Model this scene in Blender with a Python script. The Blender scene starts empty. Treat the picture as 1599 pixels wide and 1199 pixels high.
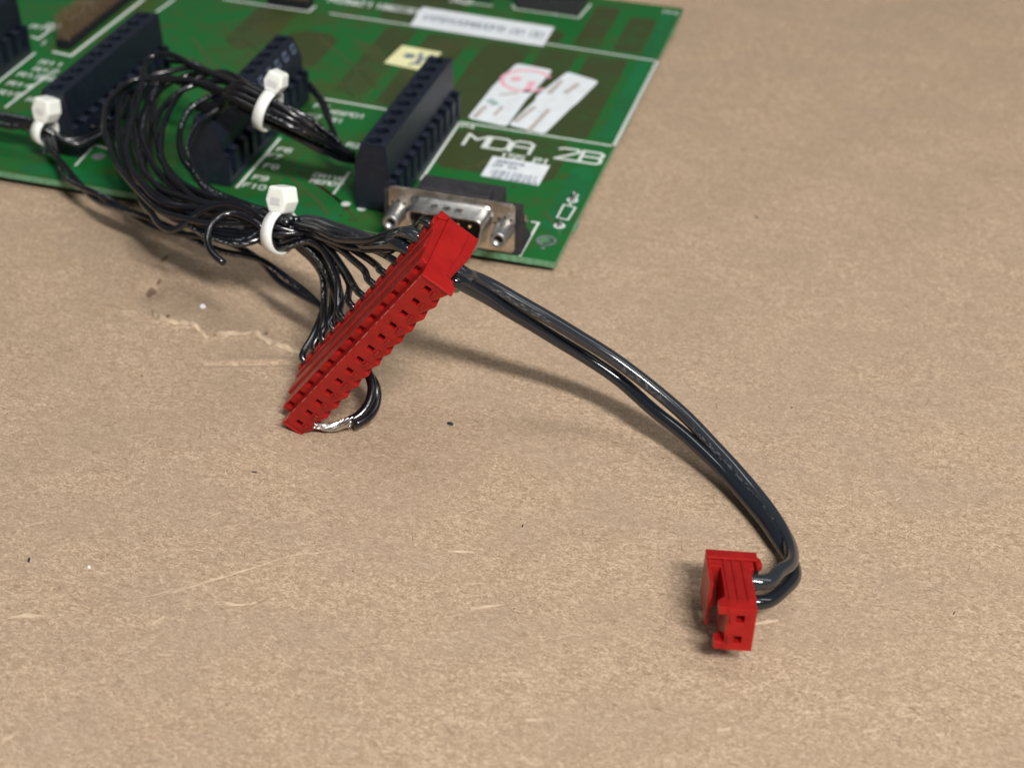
import bpy, bmesh, math, random
import numpy as np
from mathutils import Vector, Matrix
random.seed(7); rng = np.random.default_rng(11)
scene = bpy.context.scene
scene.unit_settings.scale_length = 0.01          # one unit = one centimetre
COL = scene.collection

# ------------------------------------------------------------------ camera
CAM_POS = Vector((7.048, -29.929, 18.985))
RIGHT = Vector((.962, .1745, -.2100)); DOWN = Vector((.272, -.556, .785)); 
R_ = np.array([[.9622, .2719, .0206], [.1747, -.5560, -.8126], [-.2095, .7854, -.5825]])
R_[0] /= np.linalg.norm(R_[0]); R_[1] -= R_[0] * (R_[0] @ R_[1]); R_[1] /= np.linalg.norm(R_[1]); R_[2] = np.cross(R_[0], R_[1])
FPX, PCX, PCY = 2500.0, 799.5, 599.5
def at(x, y, z):
    """where the sight line through photo point (x, y) meets the level z"""
    d = R_.T @ np.array([(x - PCX) / FPX, (y - PCY) / FPX, 1.0])
    return Vector(np.array(CAM_POS) + d * ((z - CAM_POS.z) / d[2]))
cam = bpy.data.cameras.new('camera'); camo = bpy.data.objects.new('camera', cam); COL.objects.link(camo)
cam.sensor_width = 36; cam.lens = FPX / 1599 * 36; cam.clip_start = .5; cam.clip_end = 2000
M = Matrix(((R_[0][0], -R_[1][0], -R_[2][0], CAM_POS.x), (R_[0][1], -R_[1][1], -R_[2][1], CAM_POS.y),
            (R_[0][2], -R_[1][2], -R_[2][2], CAM_POS.z), (0, 0, 0, 1)))
camo.matrix_world = M; scene.camera = camo
cam.dof.use_dof = True; cam.dof.focus_distance = 29.3; cam.dof.aperture_fstop = .195; cam.dof.aperture_blades = 0

# ------------------------------------------------------------------ light: an even room with ceiling lamps
world = bpy.data.worlds.new('World'); scene.world = world; world.use_nodes = True
bg = world.node_tree.nodes['Background']; bg.inputs[0].default_value = (.93, .97, 1, 1); bg.inputs[1].default_value = .115
def area(name, direction, dist, sx, sy, power, color, aim=(0, -4, 0), along=(1, 0, 0)):
    l = bpy.data.lights.new(name, 'AREA'); l.shape = 'RECTANGLE'; l.size = sx; l.size_y = sy; l.energy = power; l.color = color
    o = bpy.data.objects.new(name, l); COL.objects.link(o)
    d = Vector(direction).normalized(); o.location = Vector(aim) + d * dist
    x = Vector(along); x = (x - d * x.dot(d)).normalized(); y = d.cross(x)
    o.rotation_euler = Matrix((x, y, d)).transposed().to_euler()
    return o
area('ceiling_lamp', (.54, -.74, 1), 112, 38, 7, 178000, (1, .965, .92), along=(1, -.28, 0))
area('ceiling_lamp', (0, .06, 1), 172, 330, 20, 165000, (1, .985, .96), aim=(115, -4, 0))
scene.view_settings.view_transform = 'Standard'; scene.view_settings.look = 'None'
scene.view_settings.exposure = -.20; scene.view_settings.gamma = 1

# ------------------------------------------------------------------ materials
class NT:
    def __init__(s, name):
        s.m = bpy.data.materials.new(name); s.m.use_nodes = True; s.t = s.m.node_tree; s.b = s.t.nodes['Principled BSDF']
    def n(s, typ, **k):
        nd = s.t.nodes.new(typ)
        for a, v in k.items():
            if a.startswith('i_'): nd.inputs[a[2:].replace('_', ' ')].default_value = v
            else: setattr(nd, a, v)
        return nd
    def l(s, a, b): s.t.links.new(a, b)
    def coord(s, scale=(1, 1, 1), rot=(0, 0, 0), kind='Object'):
        c = s.n('ShaderNodeTexCoord'); mp = s.n('ShaderNodeMapping'); mp.inputs['Scale'].default_value = scale
        mp.inputs['Rotation'].default_value = rot; s.l(c.outputs[kind], mp.inputs[0]); return mp.outputs[0]
    def noise(s, vec, scale, detail=3, rough=.55, dist=0):
        nd = s.n('ShaderNodeTexNoise'); nd.inputs['Scale'].default_value = scale; nd.inputs['Detail'].default_value = detail
        nd.inputs['Roughness'].default_value = rough; nd.inputs['Distortion'].default_value = dist; s.l(vec, nd.inputs['Vector']); return nd.outputs['Fac']
    def ramp(s, fac, *stops):
        r = s.n('ShaderNodeValToRGB'); e = r.color_ramp.elements
        while len(e) < len(stops): e.new(.5)
        for el, (p, c) in zip(e, stops): el.position = p; el.color = (c + (1,)) if isinstance(c, tuple) else (c, c, c, 1)
        s.l(fac, r.inputs[0]); return r.outputs[0]
    def mix(s, a, b, fac, mode='MIX'):
        x = s.n('ShaderNodeMix', data_type='RGBA', blend_type=mode)
        for sock, v in ((x.inputs[0], fac), (x.inputs[6], a), (x.inputs[7], b)):
            if isinstance(v, bpy.types.NodeSocket): s.l(v, sock)
            elif isinstance(v, tuple): sock.default_value = v + (1,)
            else: sock.default_value = v
        return x.outputs[2]
    def math(s, op, a, b=0.0):
        x = s.n('ShaderNodeMath', operation=op)
        for sock, v in ((x.inputs[0], a), (x.inputs[1], b)):
            if isinstance(v, bpy.types.NodeSocket): s.l(v, sock)
            else: sock.default_value = v
        return x.outputs[0]
    def bump(s, h, strength, dist):
        b = s.n('ShaderNodeBump'); b.inputs['Strength'].default_value = strength; b.inputs['Distance'].default_value = dist
        s.l(h, b.inputs['Height']); s.l(b.outputs[0], s.b.inputs['Normal'])
    def set(s, **k):
        for a, v in k.items():
            sock = s.b.inputs[a.replace('_', ' ')]
            if isinstance(v, bpy.types.NodeSocket): s.l(v, sock)
            elif isinstance(v, tuple) and sock.type == 'RGBA': sock.default_value = v + (1,)
            else: sock.default_value = v

def simple(name, col, rough, metal=0, var=.25, scale=6, bump=.0, spec=.5):
    t = NT(name); v = t.coord(); f = t.noise(v, scale, 4)
    t.set(Base_Color=t.ramp(f, (.3, tuple(c * (1 - var) for c in col)), (.7, tuple(min(1, c * (1 + var)) for c in col))),
          Roughness=t.math('ADD', rough - .08, t.math('MULTIPLY', f, .16)), Metallic=float(metal))
    t.b.inputs['Specular IOR Level'].default_value = spec
    if bump: t.bump(t.noise(v, scale * 5, 3), bump, .01)
    return t.m

MAT = {}
# kraft board: mottled fibres, pale and dark, lying mostly along one direction
t = NT('kraft_cardboard'); v = t.coord()
big = t.noise(t.coord((1, 1.5, 1)), .45, 3)
mid = t.noise(t.coord((1, 1.7, 1), (0, 0, .12)), 3.4, 5, .66, 1.0)
fine = t.noise(t.coord((1, 2.0, 1), (0, 0, -.12)), 13, 4, .74, 1.4)
fib = t.noise(t.coord((1, 3.0, 1), (0, 0, .16)), 17, 3, .65, 3.0)
fib2 = t.noise(t.coord((1, 2.4, 1), (0, 0, -.4)), 15, 3, .65, 3.5)
c = t.ramp(fine, (.40, (.235, .150, .092)), (.50, (.425, .303, .203)), (.60, (.655, .503, .362)))
c = t.mix(c, (.33, .232, .155), t.ramp(mid, (.47, 0.0), (.64, .62)))
c = t.mix(c, (.720, .575, .415), t.ramp(fib, (.555, 0.0), (.63, .75)))
c = t.mix(c, (.165, .105, .062), t.ramp(fib2, (.560, 0.0), (.65, .70)))
c = t.mix(c, (.66, .52, .385), t.ramp(t.noise(t.coord((1, 2.2, 1), (0, 0, .1)), 1.9, 5, .7, 1.5), (.52, 0.0), (.68, .24)))
c = t.mix(c, (.37, .275, .195), t.ramp(big, (.40, 0.0), (.62, .42)))
t.set(Base_Color=c, Roughness=.82); t.b.inputs['Specular IOR Level'].default_value = .25
t.bump(t.math('ADD', t.math('MULTIPLY', fine, .8), t.math('ADD', t.math('MULTIPLY', mid, 1.2), fib)), .45, .022)
MAT['card'] = t.m
def pcbmat(name, ca, cb, lo, hi):
    t = NT(name); f = t.noise(t.coord((1, 1, 1)), .55, 3, .6, .6); g = t.noise(t.coord((1.0, 1.4, 1), (0, 0, .7)), 1.7, 3, .6, .8)
    c = t.mix(ca, cb, t.ramp(t.math('ADD', t.math('MULTIPLY', f, .6), t.math('MULTIPLY', g, .4)), (lo, 0.0), (hi, 1.0)))
    t.set(Base_Color=c, Roughness=.36); t.b.inputs['Coat Weight'].default_value = .10; t.b.inputs['Specular IOR Level'].default_value = .35; t.b.inputs['Coat Roughness'].default_value = .2
    t.bump(t.noise(t.coord(), 9, 3), .12, .01); return t.m
MAT['pcb'] = pcbmat('green_solder_mask', (.010, .128, .026), (.052, .084, .020), .47, .66)
MAT['pcb_clear'] = pcbmat('green_solder_mask_bare', (.009, .150, .046), (.014, .110, .034), .4, .6)
MAT['olive'] = pcbmat('solder_mask_over_copper', (.046, .062, .020), (.034, .084, .022), .5, .62)
MAT['trace'] = pcbmat('solder_mask_over_trace', (.085, .085, .030), (.050, .095, .028), .4, .6)
MAT['pcb_edge'] = simple('board_edge', (.13, .30, .17), .5, 0, .3, 9)
MAT['silk'] = simple('white_silkscreen', (.66, .72, .68), .6, 0, .12, 14)
MAT['black'] = simple('navy_black_plastic', (.008, .012, .023), .42, 0, .3, 8, .15)
MAT['blackgrey'] = simple('dark_grey_plastic', (.026, .025, .030), .6, 0, .3, 8, .25)
MAT['dark'] = simple('recess_black', (.004, .005, .008), .6, 0, .2, 5)
MAT['greyprint'] = simple('grey_printed_marks', (.12, .16, .24), .6, 0, .3, 20)
MAT['steel'] = simple('dull_steel', (.52, .51, .49), .30, 1, .22, 5, .12)
MAT['zinc'] = simple('scuffed_zinc', (.60, .55, .49), .36, 1, .28, 3.5, .3)
MAT['screwgrey'] = simple('grey_cast_metal', (.40, .41, .42), .45, 1, .25, 10, .3)
MAT['brass'] = simple('pin_brass', (.50, .36, .20), .38, 1, .2, 6)
MAT['bronze'] = simple('brown_pins', (.23, .15, .09), .5, .35, .3, 8)
MAT['tin'] = simple('tinned_strands', (.80, .80, .78), .24, 1, .12, 12, .1)
MAT['paper'] = simple('white_label_paper', (.74, .79, .83), .55, 0, .06, 3)
MAT['yellow'] = simple('yellow_label_paper', (.84, .82, .46), .55, 0, .12, 3)
MAT['ink'] = simple('grey_ink', (.16, .20, .26), .7, 0, .3, 12)
MAT['inkfaint'] = simple('faded_ink', (.46, .42, .40), .7, 0, .25, 9)
MAT['pink'] = simple('pink_ink', (.80, .42, .50), .7, 0, .12, 5)
MAT['teal'] = simple('teal_ink', (.32, .45, .44), .7, 0, .2, 5)
MAT['viabrown'] = simple('brown_via', (.055, .022, .012), .5, 0, .2, 5)
MAT['padgrey'] = simple('tinned_pad', (.35, .37, .40), .4, .6, .2, 6)
MAT['crumbwhite'] = simple('white_crumb', (.78, .80, .84), .5, 0, .08, 9)
MAT['crumbblack'] = simple('dark_crumb', (.02, .022, .03), .6, 0, .3, 12)
MAT['fibrelight'] = simple('pale_fibre', (.66, .53, .39), .85, 0, .15, 2)
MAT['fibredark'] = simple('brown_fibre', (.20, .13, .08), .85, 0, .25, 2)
MAT['scuff'] = simple('pale_scuff', (.64, .505, .365), .85, 0, .10, 6)
MAT['tearpale'] = simple('torn_paper', (.50, .385, .27), .9, 0, .16, 5, .5)
# red translucent nylon
t = NT('red_nylon'); v = t.coord(); f = t.noise(v, 4, 4)
t.set(Base_Color=t.ramp(f, (.32, (.36, .009, .008)), (.68, (.46, .014, .012))), Roughness=t.math('ADD', .22, t.math('MULTIPLY', t.noise(v, 14, 3), .22)))
t.b.inputs['Subsurface Weight'].default_value = .55; t.b.inputs['Subsurface Radius'].default_value = (1, .16, .07); t.b.inputs['Subsurface Scale'].default_value = .32
t.bump(t.noise(v, 22, 3), .18, .01); t.b.inputs['Transmission Weight'].default_value = .22; t.b.inputs['IOR'].default_value = 1.4; MAT['red'] = t.m
t = NT('red_nylon_scuffed_edge'); t.set(Base_Color=(.55, .17, .15), Roughness=.5); MAT['redscuff'] = t.m
t = NT('natural_nylon'); v = t.coord(); f = t.noise(v, 5, 3)
t.set(Base_Color=t.ramp(f, (.3, (.82, .86, .79)), (.7, (.90, .92, .88))), Roughness=.38)
t.b.inputs['Subsurface Weight'].default_value = .5; t.b.inputs['Subsurface Radius'].default_value = (1, 1, .8); t.b.inputs['Subsurface Scale'].default_value = .12
t.bump(t.noise(v, 16, 2), .12, .01); MAT['nylon'] = t.m
# black PVC wire; UV v runs along the wire in cm, u round it
def wiremat(name, col, rough, print_amt, bumps):
    t = NT(name); uvn = t.n('ShaderNodeUVMap'); sep = t.n('ShaderNodeSeparateXYZ'); t.l(uvn.outputs[0], sep.inputs[0])
    U, V = sep.outputs[0], sep.outputs[1]
    band = t.math('LESS_THAN', t.math('ABSOLUTE', t.math('SUBTRACT', U, .30)), .055)
    cmb = t.n('ShaderNodeCombineXYZ'); t.l(t.math('MULTIPLY', U, 22), cmb.inputs[0]); t.l(t.math('MULTIPLY', V, 9), cmb.inputs[1])
    dots = t.ramp(t.noise(cmb.outputs[0], 1.0, 1, .5), (.53, 0.0), (.57, 1.0))
    cm2 = t.n('ShaderNodeCombineXYZ'); t.l(t.math('MULTIPLY', V, .55), cm2.inputs[0])
    runs = t.ramp(t.noise(cm2.outputs[0], 1.0, 1, .5), (.46, 0.0), (.52, 1.0))
    pr = t.math('MULTIPLY', t.math('MULTIPLY', band, dots), t.math('MULTIPLY', runs, print_amt))
    t.set(Base_Color=t.mix(col, (.30, .33, .36), pr), Roughness=t.math('ADD', rough, t.math('MULTIPLY', t.noise(t.coord(), 10, 3), .12)))
    t.bump(t.math('ADD', t.noise(t.coord(), 5, 3), t.math('MULTIPLY', pr, .5)), bumps, .012); t.b.inputs['Specular IOR Level'].default_value = .8
    return t.m
MAT['wire'] = wiremat('black_pvc', (.0045, .005, .008), .13, .8, .05)
MAT['wire2'] = wiremat('black_pvc_worn', (.0065, .0065, .009), .17, 1.0, .14)
MAT['pairwire'] = wiremat('black_pvc_thick', (.009, .012, .017), .07, .20, .012)
MAT['pairwire2'] = wiremat('grey_black_pvc_thick', (.020, .024, .030), .09, .25, .012)

# ------------------------------------------------------------------ object helpers
def link(name, me, parent=None, mats=(), smooth=False):
    o = bpy.data.objects.new(name, me); COL.objects.link(o)
    for m in mats: me.materials.append(MAT[m])
    if parent is not None: o.parent = parent
    if smooth: me.polygons.foreach_set('use_smooth', [True] * len(me.polygons))
    return o
def mesh(name, V, F, parent=None, mats=('black',), fm=None, smooth=False):
    me = bpy.data.meshes.new(name); me.from_pydata([tuple(v) for v in V], [], F)
    o = link(name, me, parent, mats, smooth)
    if fm is not None: me.polygons.foreach_set('material_index', fm)
    me.update(); return o
def tag(o, label, cat, group=None, kind=None):
    o['label'] = label; o['category'] = cat
    if group: o['group'] = group
    if kind: o['kind'] = kind
    return o
def empty(name, loc=(0, 0, 0)):
    o = bpy.data.objects.new(name, None); COL.objects.link(o); o.location = loc; o.empty_display_size = .5; return o
class MB:
    """collects solids; everything in the caller's coordinates, mapped by T"""
    def __init__(s, T=None): s.V = []; s.F = []; s.M = []; s.T = T
    def add(s, V, F, m=0):
        k = len(s.V); s.V += [Vector(v) for v in V]; s.F += [tuple(i + k for i in f) for f in F]; s.M += [m] * len(F)
    def box(s, x0, x1, y0, y1, z0, z1, m=0, skip=()):
        V = [(x, y, z) for z in (z0, z1) for y in (y0, y1) for x in (x0, x1)]
        F = dict(bottom=(0, 2, 3, 1), top=(4, 5, 7, 6), near=(0, 1, 5, 4), far=(2, 6, 7, 3), left=(0, 4, 6, 2), right=(1, 3, 7, 5))
        s.add(V, [f for k, f in F.items() if k not in skip], m)
    def prism(s, poly, axis, a0, a1, m=0, caps=True, skip=()):
        n = len(poly)
        def P(p, a): return {'x': (a, p[0], p[1]), 'y': (p[0], a, p[1]), 'z': (p[0], p[1], a)}[axis]
        V = [P(p, a0) for p in poly] + [P(p, a1) for p in poly]
        F = [(i, (i + 1) % n, (i + 1) % n + n, i + n) for i in range(n) if i not in skip]
        if caps: F += [tuple(range(n))[::-1], tuple(range(n, 2 * n))]
        s.add(V, F, m)
    def cyl(s, c, d, r0, r1, L, n=16, m=0, cap0=True, cap1=True, rings=None):
        d = Vector(d).normalized(); a = d.orthogonal().normalized(); b = d.cross(a); c = Vector(c)
        prof = rings or [(0, r0), (L, r1)]
        V = []; F = []
        for (l, r) in prof: V += [c + d * l + (a * math.cos(2 * math.pi * k / n) + b * math.sin(2 * math.pi * k / n)) * r for k in range(n)]
        for j in range(len(prof) - 1): F += [(j * n + k, j * n + (k + 1) % n, (j + 1) * n + (k + 1) % n, (j + 1) * n + k) for k in range(n)]
        if cap0: F.append(tuple(range(n))[::-1])
        if cap1: F.append(tuple(range((len(prof) - 1) * n, len(prof) * n)))
        s.add(V, F, m)
    def holecell(s, x0, x1, y0, y1, z, cx, cy, r, depth, n=16, m=0, mb=0):
        """level rectangle with a round blind hole"""
        out = []; ci = []; cb = []
        for k in range(n):
            a = 2 * math.pi * (k + .5) / n; dx, dy = math.cos(a), math.sin(a)
            tx = ((x1 - cx) if dx > 0 else (x0 - cx)) / dx if abs(dx) > 1e-9 else 1e9
            ty = ((y1 - cy) if dy > 0 else (y0 - cy)) / dy if abs(dy) > 1e-9 else 1e9
            q = min(tx, ty); out.append((cx + dx * q, cy + dy * q, z)); ci.append((cx + dx * r, cy + dy * r, z)); cb.append((cx + dx * r, cy + dy * r, z - depth))
        V = out + ci + cb; F = []
        for k in range(n):
            j = (k + 1) % n; F += [(k, j, n + j, n + k), (n + k, n + j, 2 * n + j, 2 * n + k)]
        s.add(V, F, m); s.add(cb, [tuple(range(n))], mb)
        for (ax, ay) in ((x0, y0), (x1, y0), (x1, y1), (x0, y1)):       # the four corners
            k = [i for i in range(n)]
            aa = math.atan2(ay - cy, ax - cx) % (2 * math.pi); i0 = int((aa / (2 * math.pi) * n) - .5) % n; i1 = (i0 + 1) % n
            s.add([(ax, ay, z), out[i0], out[i1]], [(0, 1, 2)], m)
    def build(s, name, mats, parent=None, smooth=False, bevel=0, merge=False):
        V = [s.T @ v for v in s.V] if s.T is not None else s.V
        o = mesh(name, V, s.F, parent, mats if isinstance(mats, (tuple, list)) else (mats,), s.M, smooth)
        bm = bmesh.new(); bm.from_mesh(o.data)
        if merge: bmesh.ops.remove_doubles(bm, verts=bm.verts, dist=1e-4)
        bmesh.ops.recalc_face_normals(bm, faces=bm.faces); bm.to_mesh(o.data); bm.free()
        if bevel:
            b = o.modifiers.new('edge', 'BEVEL'); b.width = bevel; b.segments = 2; b.limit_method = 'ANGLE'; b.angle_limit = math.radians(50)
        return o

def catmull(P, step):
    P = [np.array(p, float) for p in P]; P = [2 * P[0] - P[1]] + P + [2 * P[-1] - P[-2]]
    out = []
    for i in range(1, len(P) - 2):
        p0, p1, p2, p3 = P[i - 1:i + 3]; 
        t0 = 0; d = lambda a, b: max(np.linalg.norm(b - a), 1e-4) ** .5
        t1 = t0 + d(p0, p1); t2 = t1 + d(p1, p2); t3 = t2 + d(p2, p3)
        n = max(2, int(np.linalg.norm(p2 - p1) / step) + 1)
        for u in np.linspace(t1, t2, n, endpoint=False):
            A1 = (t1 - u) / (t1 - t0) * p0 + (u - t0) / (t1 - t0) * p1; A2 = (t2 - u) / (t2 - t1) * p1 + (u - t1) / (t2 - t1) * p2
            A3 = (t3 - u) / (t3 - t2) * p2 + (u - t2) / (t3 - t2) * p3
            B1 = (t2 - u) / (t2 - t0) * A1 + (u - t0) / (t2 - t0) * A2; B2 = (t3 - u) / (t3 - t1) * A2 + (u - t1) / (t3 - t1) * A3
            out.append((t2 - u) / (t2 - t1) * B1 + (u - t1) / (t2 - t1) * B2)
    out.append(P[-2]); return np.array(out)
def smooth_path(p, it=3):
    for _ in range(it):
        q = p.copy(); q[1:-1] = .25 * p[:-2] + .5 * p[1:-1] + .25 * p[2:]; p = q
    return p
def tube(name, P, r, parent, mat, n=12, step=.12, raw=False, twist=None):
    P = np.array(P) if raw else smooth_path(catmull(P, step))
    T = np.gradient(P, axis=0); T /= np.linalg.norm(T, axis=1)[:, None]
    a = np.cross(T[0], [0, 0, 1.0]); a = a if np.linalg.norm(a) > .1 else np.array([1., 0, 0]); a /= np.linalg.norm(a)
    fr = []
    for i in range(len(P)):
        a = a - T[i] * (a @ T[i]); a /= np.linalg.norm(a); fr.append((a, np.cross(T[i], a)))
    L = np.concatenate([[0], np.cumsum(np.linalg.norm(np.diff(P, axis=0), axis=1))])
    ph = (rng.random() if twist is None else twist); ls = rng.random() * 40
    V = []; F = []; 
    for i in range(len(P)):
        rr = r[i] if hasattr(r, '__len__') else r
        for k in range(n):
            g = 2 * math.pi * k / n; V.append(P[i] + (fr[i][0] * math.cos(g) + fr[i][1] * math.sin(g)) * rr)
    for i in range(len(P) - 1):
        for k in range(n): F.append((i * n + k, i * n + (k + 1) % n, (i + 1) * n + (k + 1) % n, (i + 1) * n + k))
    F += [tuple(range(n))[::-1], tuple(range((len(P) - 1) * n, len(P) * n))]
    o = mesh(name, V, F, parent, (mat,), None, True)
    uv = o.data.uv_layers.new(name='UVMap'); co = []
    for i in range(len(P) - 1):
        for k in range(n):
            u0, u1 = k / n, (k + 1) / n
            for (u, w) in ((u0, L[i]), (u1, L[i]), (u1, L[i + 1]), (u0, L[i + 1])): co += [(u + ph) % 1.0 if (u1 + ph) % 1 != 0 else u, w + ls]
    co += [0, 0] * (2 * n); uv.data.foreach_set('uv', co)
    return o

# ------------------------------------------------------------------ cardboard
# dents and the torn edge of the top paper, as real relief
TEAR = [at(*p, 0) for p in ((150, 470), (232, 486), (255, 502), (300, 508), (325, 527), (350, 522), (398, 521), (412, 530), (445, 545), (480, 555), (520, 562), (560, 566))]
def card_height(x, y):
    h = .05 * np.sin(x * .21 + .6) * np.cos(y * .17 + .3) + .025 * np.sin(x * .55 + y * .35) + .012 * np.sin(x * 1.3 - y * .9 + 1)
    def dent(cx, cy, sx, sy, d, rot=0):
        c, s = math.cos(rot), math.sin(rot); dx, dy = x - cx, y - cy; u, v = c * dx + s * dy, -s * dx + c * dy
        return -d * np.exp(-(u / sx) ** 2 - (v / sy) ** 2)
    p = at(330, 470, 0); h = h + dent(p.x, p.y, 1.9, .45, .07, -.35)
    p = at(236, 445, 0); h = h + dent(p.x, p.y, .28, .40, .10)
    p = at(258, 392, 0); h = h + dent(p.x, p.y, .18, .5, .05)
    tx = np.array([q.x for q in TEAR]); ty = np.array([q.y for q in TEAR])
    yl = np.interp(x, tx, ty) + .035 * np.sin(x * 9) + .02 * np.sin(x * 23 + 1)
    w = np.clip((x - tx[0]) / .8, 0, 1) * np.clip((tx[-1] - x) / .8, 0, 1)
    s = np.clip((y - yl) / .05, -1, 1) * .5 + .5                        # 1 = torn area behind the edge
    h = h - .10 * w * s * np.exp(-np.clip(y - yl, 0, 9) / 1.5)
    h = h + .035 * w * np.exp(-((y - yl + .07) / .07) ** 2)
    yc = np.interp(x, [at(290, 569, 0).x, at(480, 569, 0).x, at(560, 571, 0).x], [at(290, 569, 0).y, at(480, 569, 0).y, at(560, 571, 0).y])
    w2 = np.clip((x - at(300, 569, 0).x) / .7, 0, 1) * np.clip((at(540, 570, 0).x - x) / .7, 0, 1)
    h = h - .035 * w2 * np.exp(-((y - yc) / .05) ** 2) + .03 * w2 * np.exp(-((y - yc - .16) / .12) ** 2)
    return h
def axis_samples(lo, a, b, hi, fine, coarse):
    g = [lo]
    while g[-1] < hi: g.append(g[-1] + (fine if a < g[-1] < b else coarse))
    return np.array(g)
XS = np.concatenate([[-120, -60, -35], axis_samples(-24, -11, 0, 14, .05, .2), [22, 40, 80, 130]])
YS = np.concatenate([[-90, -45], axis_samples(-26, -7.5, -1, 0, .035, .2), axis_samples(.3, 90, 91, 20, .4, .4), [40, 80, 140]])
GX, GY = np.meshgrid(XS, YS); GZ = card_height(GX, GY) * np.exp(-(np.clip(np.abs(GX) - 16, 0, 99) / 6) ** 2)
GZ -= .0
nx, ny = len(XS), len(YS); idx = np.arange(nx * ny).reshape(ny, nx)
quads = np.stack([idx[:-1, :-1], idx[:-1, 1:], idx[1:, 1:], idx[1:, :-1]], -1).reshape(-1, 4)
me = bpy.data.meshes.new('cardboard'); me.vertices.add(nx * ny); me.vertices.foreach_set('co', np.stack([GX, GY, GZ], -1).reshape(-1))
me.loops.add(len(quads) * 4); me.loops.foreach_set('vertex_index', quads.reshape(-1)); me.polygons.add(len(quads))
me.polygons.foreach_set('loop_start', np.arange(len(quads)) * 4); me.polygons.foreach_set('loop_total', np.full(len(quads), 4)); me.update(calc_edges=True)
card = link('cardboard', me, None, ('card',), True); card['kind'] = 'structure'; card['label'] = 'brown kraft cardboard sheet with pale fibres, scuffs and a torn crease'
def ground(x, y): return float(card_height(np.array(x), np.array(y)))
# fibres of the paper and scuffs lying on it
V = []; F = []; FM = []
def ribbon(P, w, m, lift=.006):
    k = len(V)
    for i, p in enumerate(P):
        d = P[min(i + 1, len(P) - 1)] - P[max(i - 1, 0)]; nrm = np.array([-d[1], d[0]]); nrm /= max(np.linalg.norm(nrm), 1e-6)
        ww = w * (.35 if i in (0, len(P) - 1) else 1)
        for sg in (-1, 1):
            q = p + nrm * ww * sg * .5; V.append((q[0], q[1], ground(q[0], q[1]) + lift))
    for i in range(len(P) - 1): F.append((k + 2 * i, k + 2 * i + 2, k + 2 * i + 3, k + 2 * i + 1)); FM.append(m)
N = 9000
for i in range(N):
    px, py = rng.uniform(-20, 1620), rng.uniform(20, 1230) ** 1.0
    c = at(px, py, 0)
    if c.y > -.2 and c.x < .5: continue
    L = abs(rng.normal(.09, .07)) + .03; a = rng.normal(.06, .5 if rng.random() < .75 else 1.4); cur = rng.normal(0, 1.6)
    P = []; p = np.array([c.x, c.y]); 
    for s in range(4): P.append(p.copy()); p = p + np.array([math.cos(a), math.sin(a)]) * L / 3; a += cur * L
    ribbon(P, rng.uniform(.005, .011), 0 if rng.random() < .70 else 1, .004 + .003 * rng.random())
for P, w in (([(200, 938), (260, 926), (330, 908), (400, 888), (440, 874), (490, 866), (552, 860)], .05), ([(0, 965), (40, 961), (78, 960)], .05),
             ([(345, 942), (372, 948), (400, 944)], .035), ([(238, 975), (256, 965)], .05), ([(735, 951), (790, 944)], .04),
             ([(40, 822), (66, 816)], .03), ([(330, 806), (346, 801)], .05), ([(1175, 975), (1215, 970)], .04), ([(1348, 1142), (1369, 1141)], .05),
             ([(700, 860), (742, 862)], .03), ([(820, 1122), (846, 1121)], .04), ([(1120, 1140), (1140, 1137)], .04), ([(5, 1156), (20, 1150)], .05)):
    pts = [np.array(at(*p, 0))[:2] for p in P]
    cm = catmull([np.append(p, 0) for p in pts], .15)[:, :2] + rng.normal(0, .006, (1, 2))
    for sub in range(16):                                                # a scuff is many frayed strands
        a0 = rng.integers(0, max(1, len(cm) - 4)); b0 = min(len(cm), a0 + rng.integers(3, 11))
        if b0 - a0 > 2: ribbon([q + rng.normal(0, w * .45, 2) * np.array([.4, 1]) for q in cm[a0:b0:2]] , rng.uniform(.008, .024), 2, .006 + .001 * sub)
o = mesh('paper_fibres', V, F, None, ('fibrelight', 'fibredark', 'scuff'), FM); o['kind'] = 'stuff'; o['label'] = 'pale and brown paper fibres and scuffs on the cardboard'; o['category'] = 'fibres'
# peeled paper lip along the tear
def torn_flap(name, pts, width, label):
    cm = catmull([at(*p, 0) for p in pts], .08); Vv = []; Ff = []
    for i, p in enumerate(cm):
        w = width * (.4 + .6 * abs(math.sin(i * .37)) + .3 * rng.random()) * min(1, i / 5, (len(cm) - 1 - i) / 5 + .05)
        y0, y1 = p[1] - w, p[1] + .03 + .03 * rng.random()
        for k, (yy, lf) in enumerate(((y0, .004), ((y0 + y1) / 2, .022), (y1, .05 + .03 * rng.random()))): Vv.append((p[0], yy, ground(p[0], yy if k < 2 else y0) + lf))
    for i in range(len(cm) - 1):
        for k in range(2): Ff.append((3 * i + k, 3 * i + 3 + k, 3 * i + 4 + k, 3 * i + 1 + k))
    o = mesh(name, Vv, Ff, card, ('tearpale',), None, True); sm = o.modifiers.new('thick', 'SOLIDIFY'); sm.thickness = .012; return o
torn_flap('torn_paper', [(332, 524), (362, 523), (398, 521), (412, 530), (445, 545), (478, 554)], .045, '')
torn_flap('torn_paper', [(236, 484), (258, 503), (300, 509), (324, 527)], .03, '')
def torn_shaded_spot(px, py, rx, ry):  # ragged torn spots; dark brown also paints in the shade of the dents
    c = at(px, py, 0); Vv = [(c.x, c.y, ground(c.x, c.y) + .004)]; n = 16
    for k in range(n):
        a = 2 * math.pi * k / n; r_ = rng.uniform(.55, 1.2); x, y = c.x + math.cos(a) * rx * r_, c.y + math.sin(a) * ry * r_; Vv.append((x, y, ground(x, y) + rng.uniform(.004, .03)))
    mesh('torn_paper', Vv, [(0, 1 + k, 1 + (k + 1) % n) for k in range(n)], card, ('fibredark',))
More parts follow.
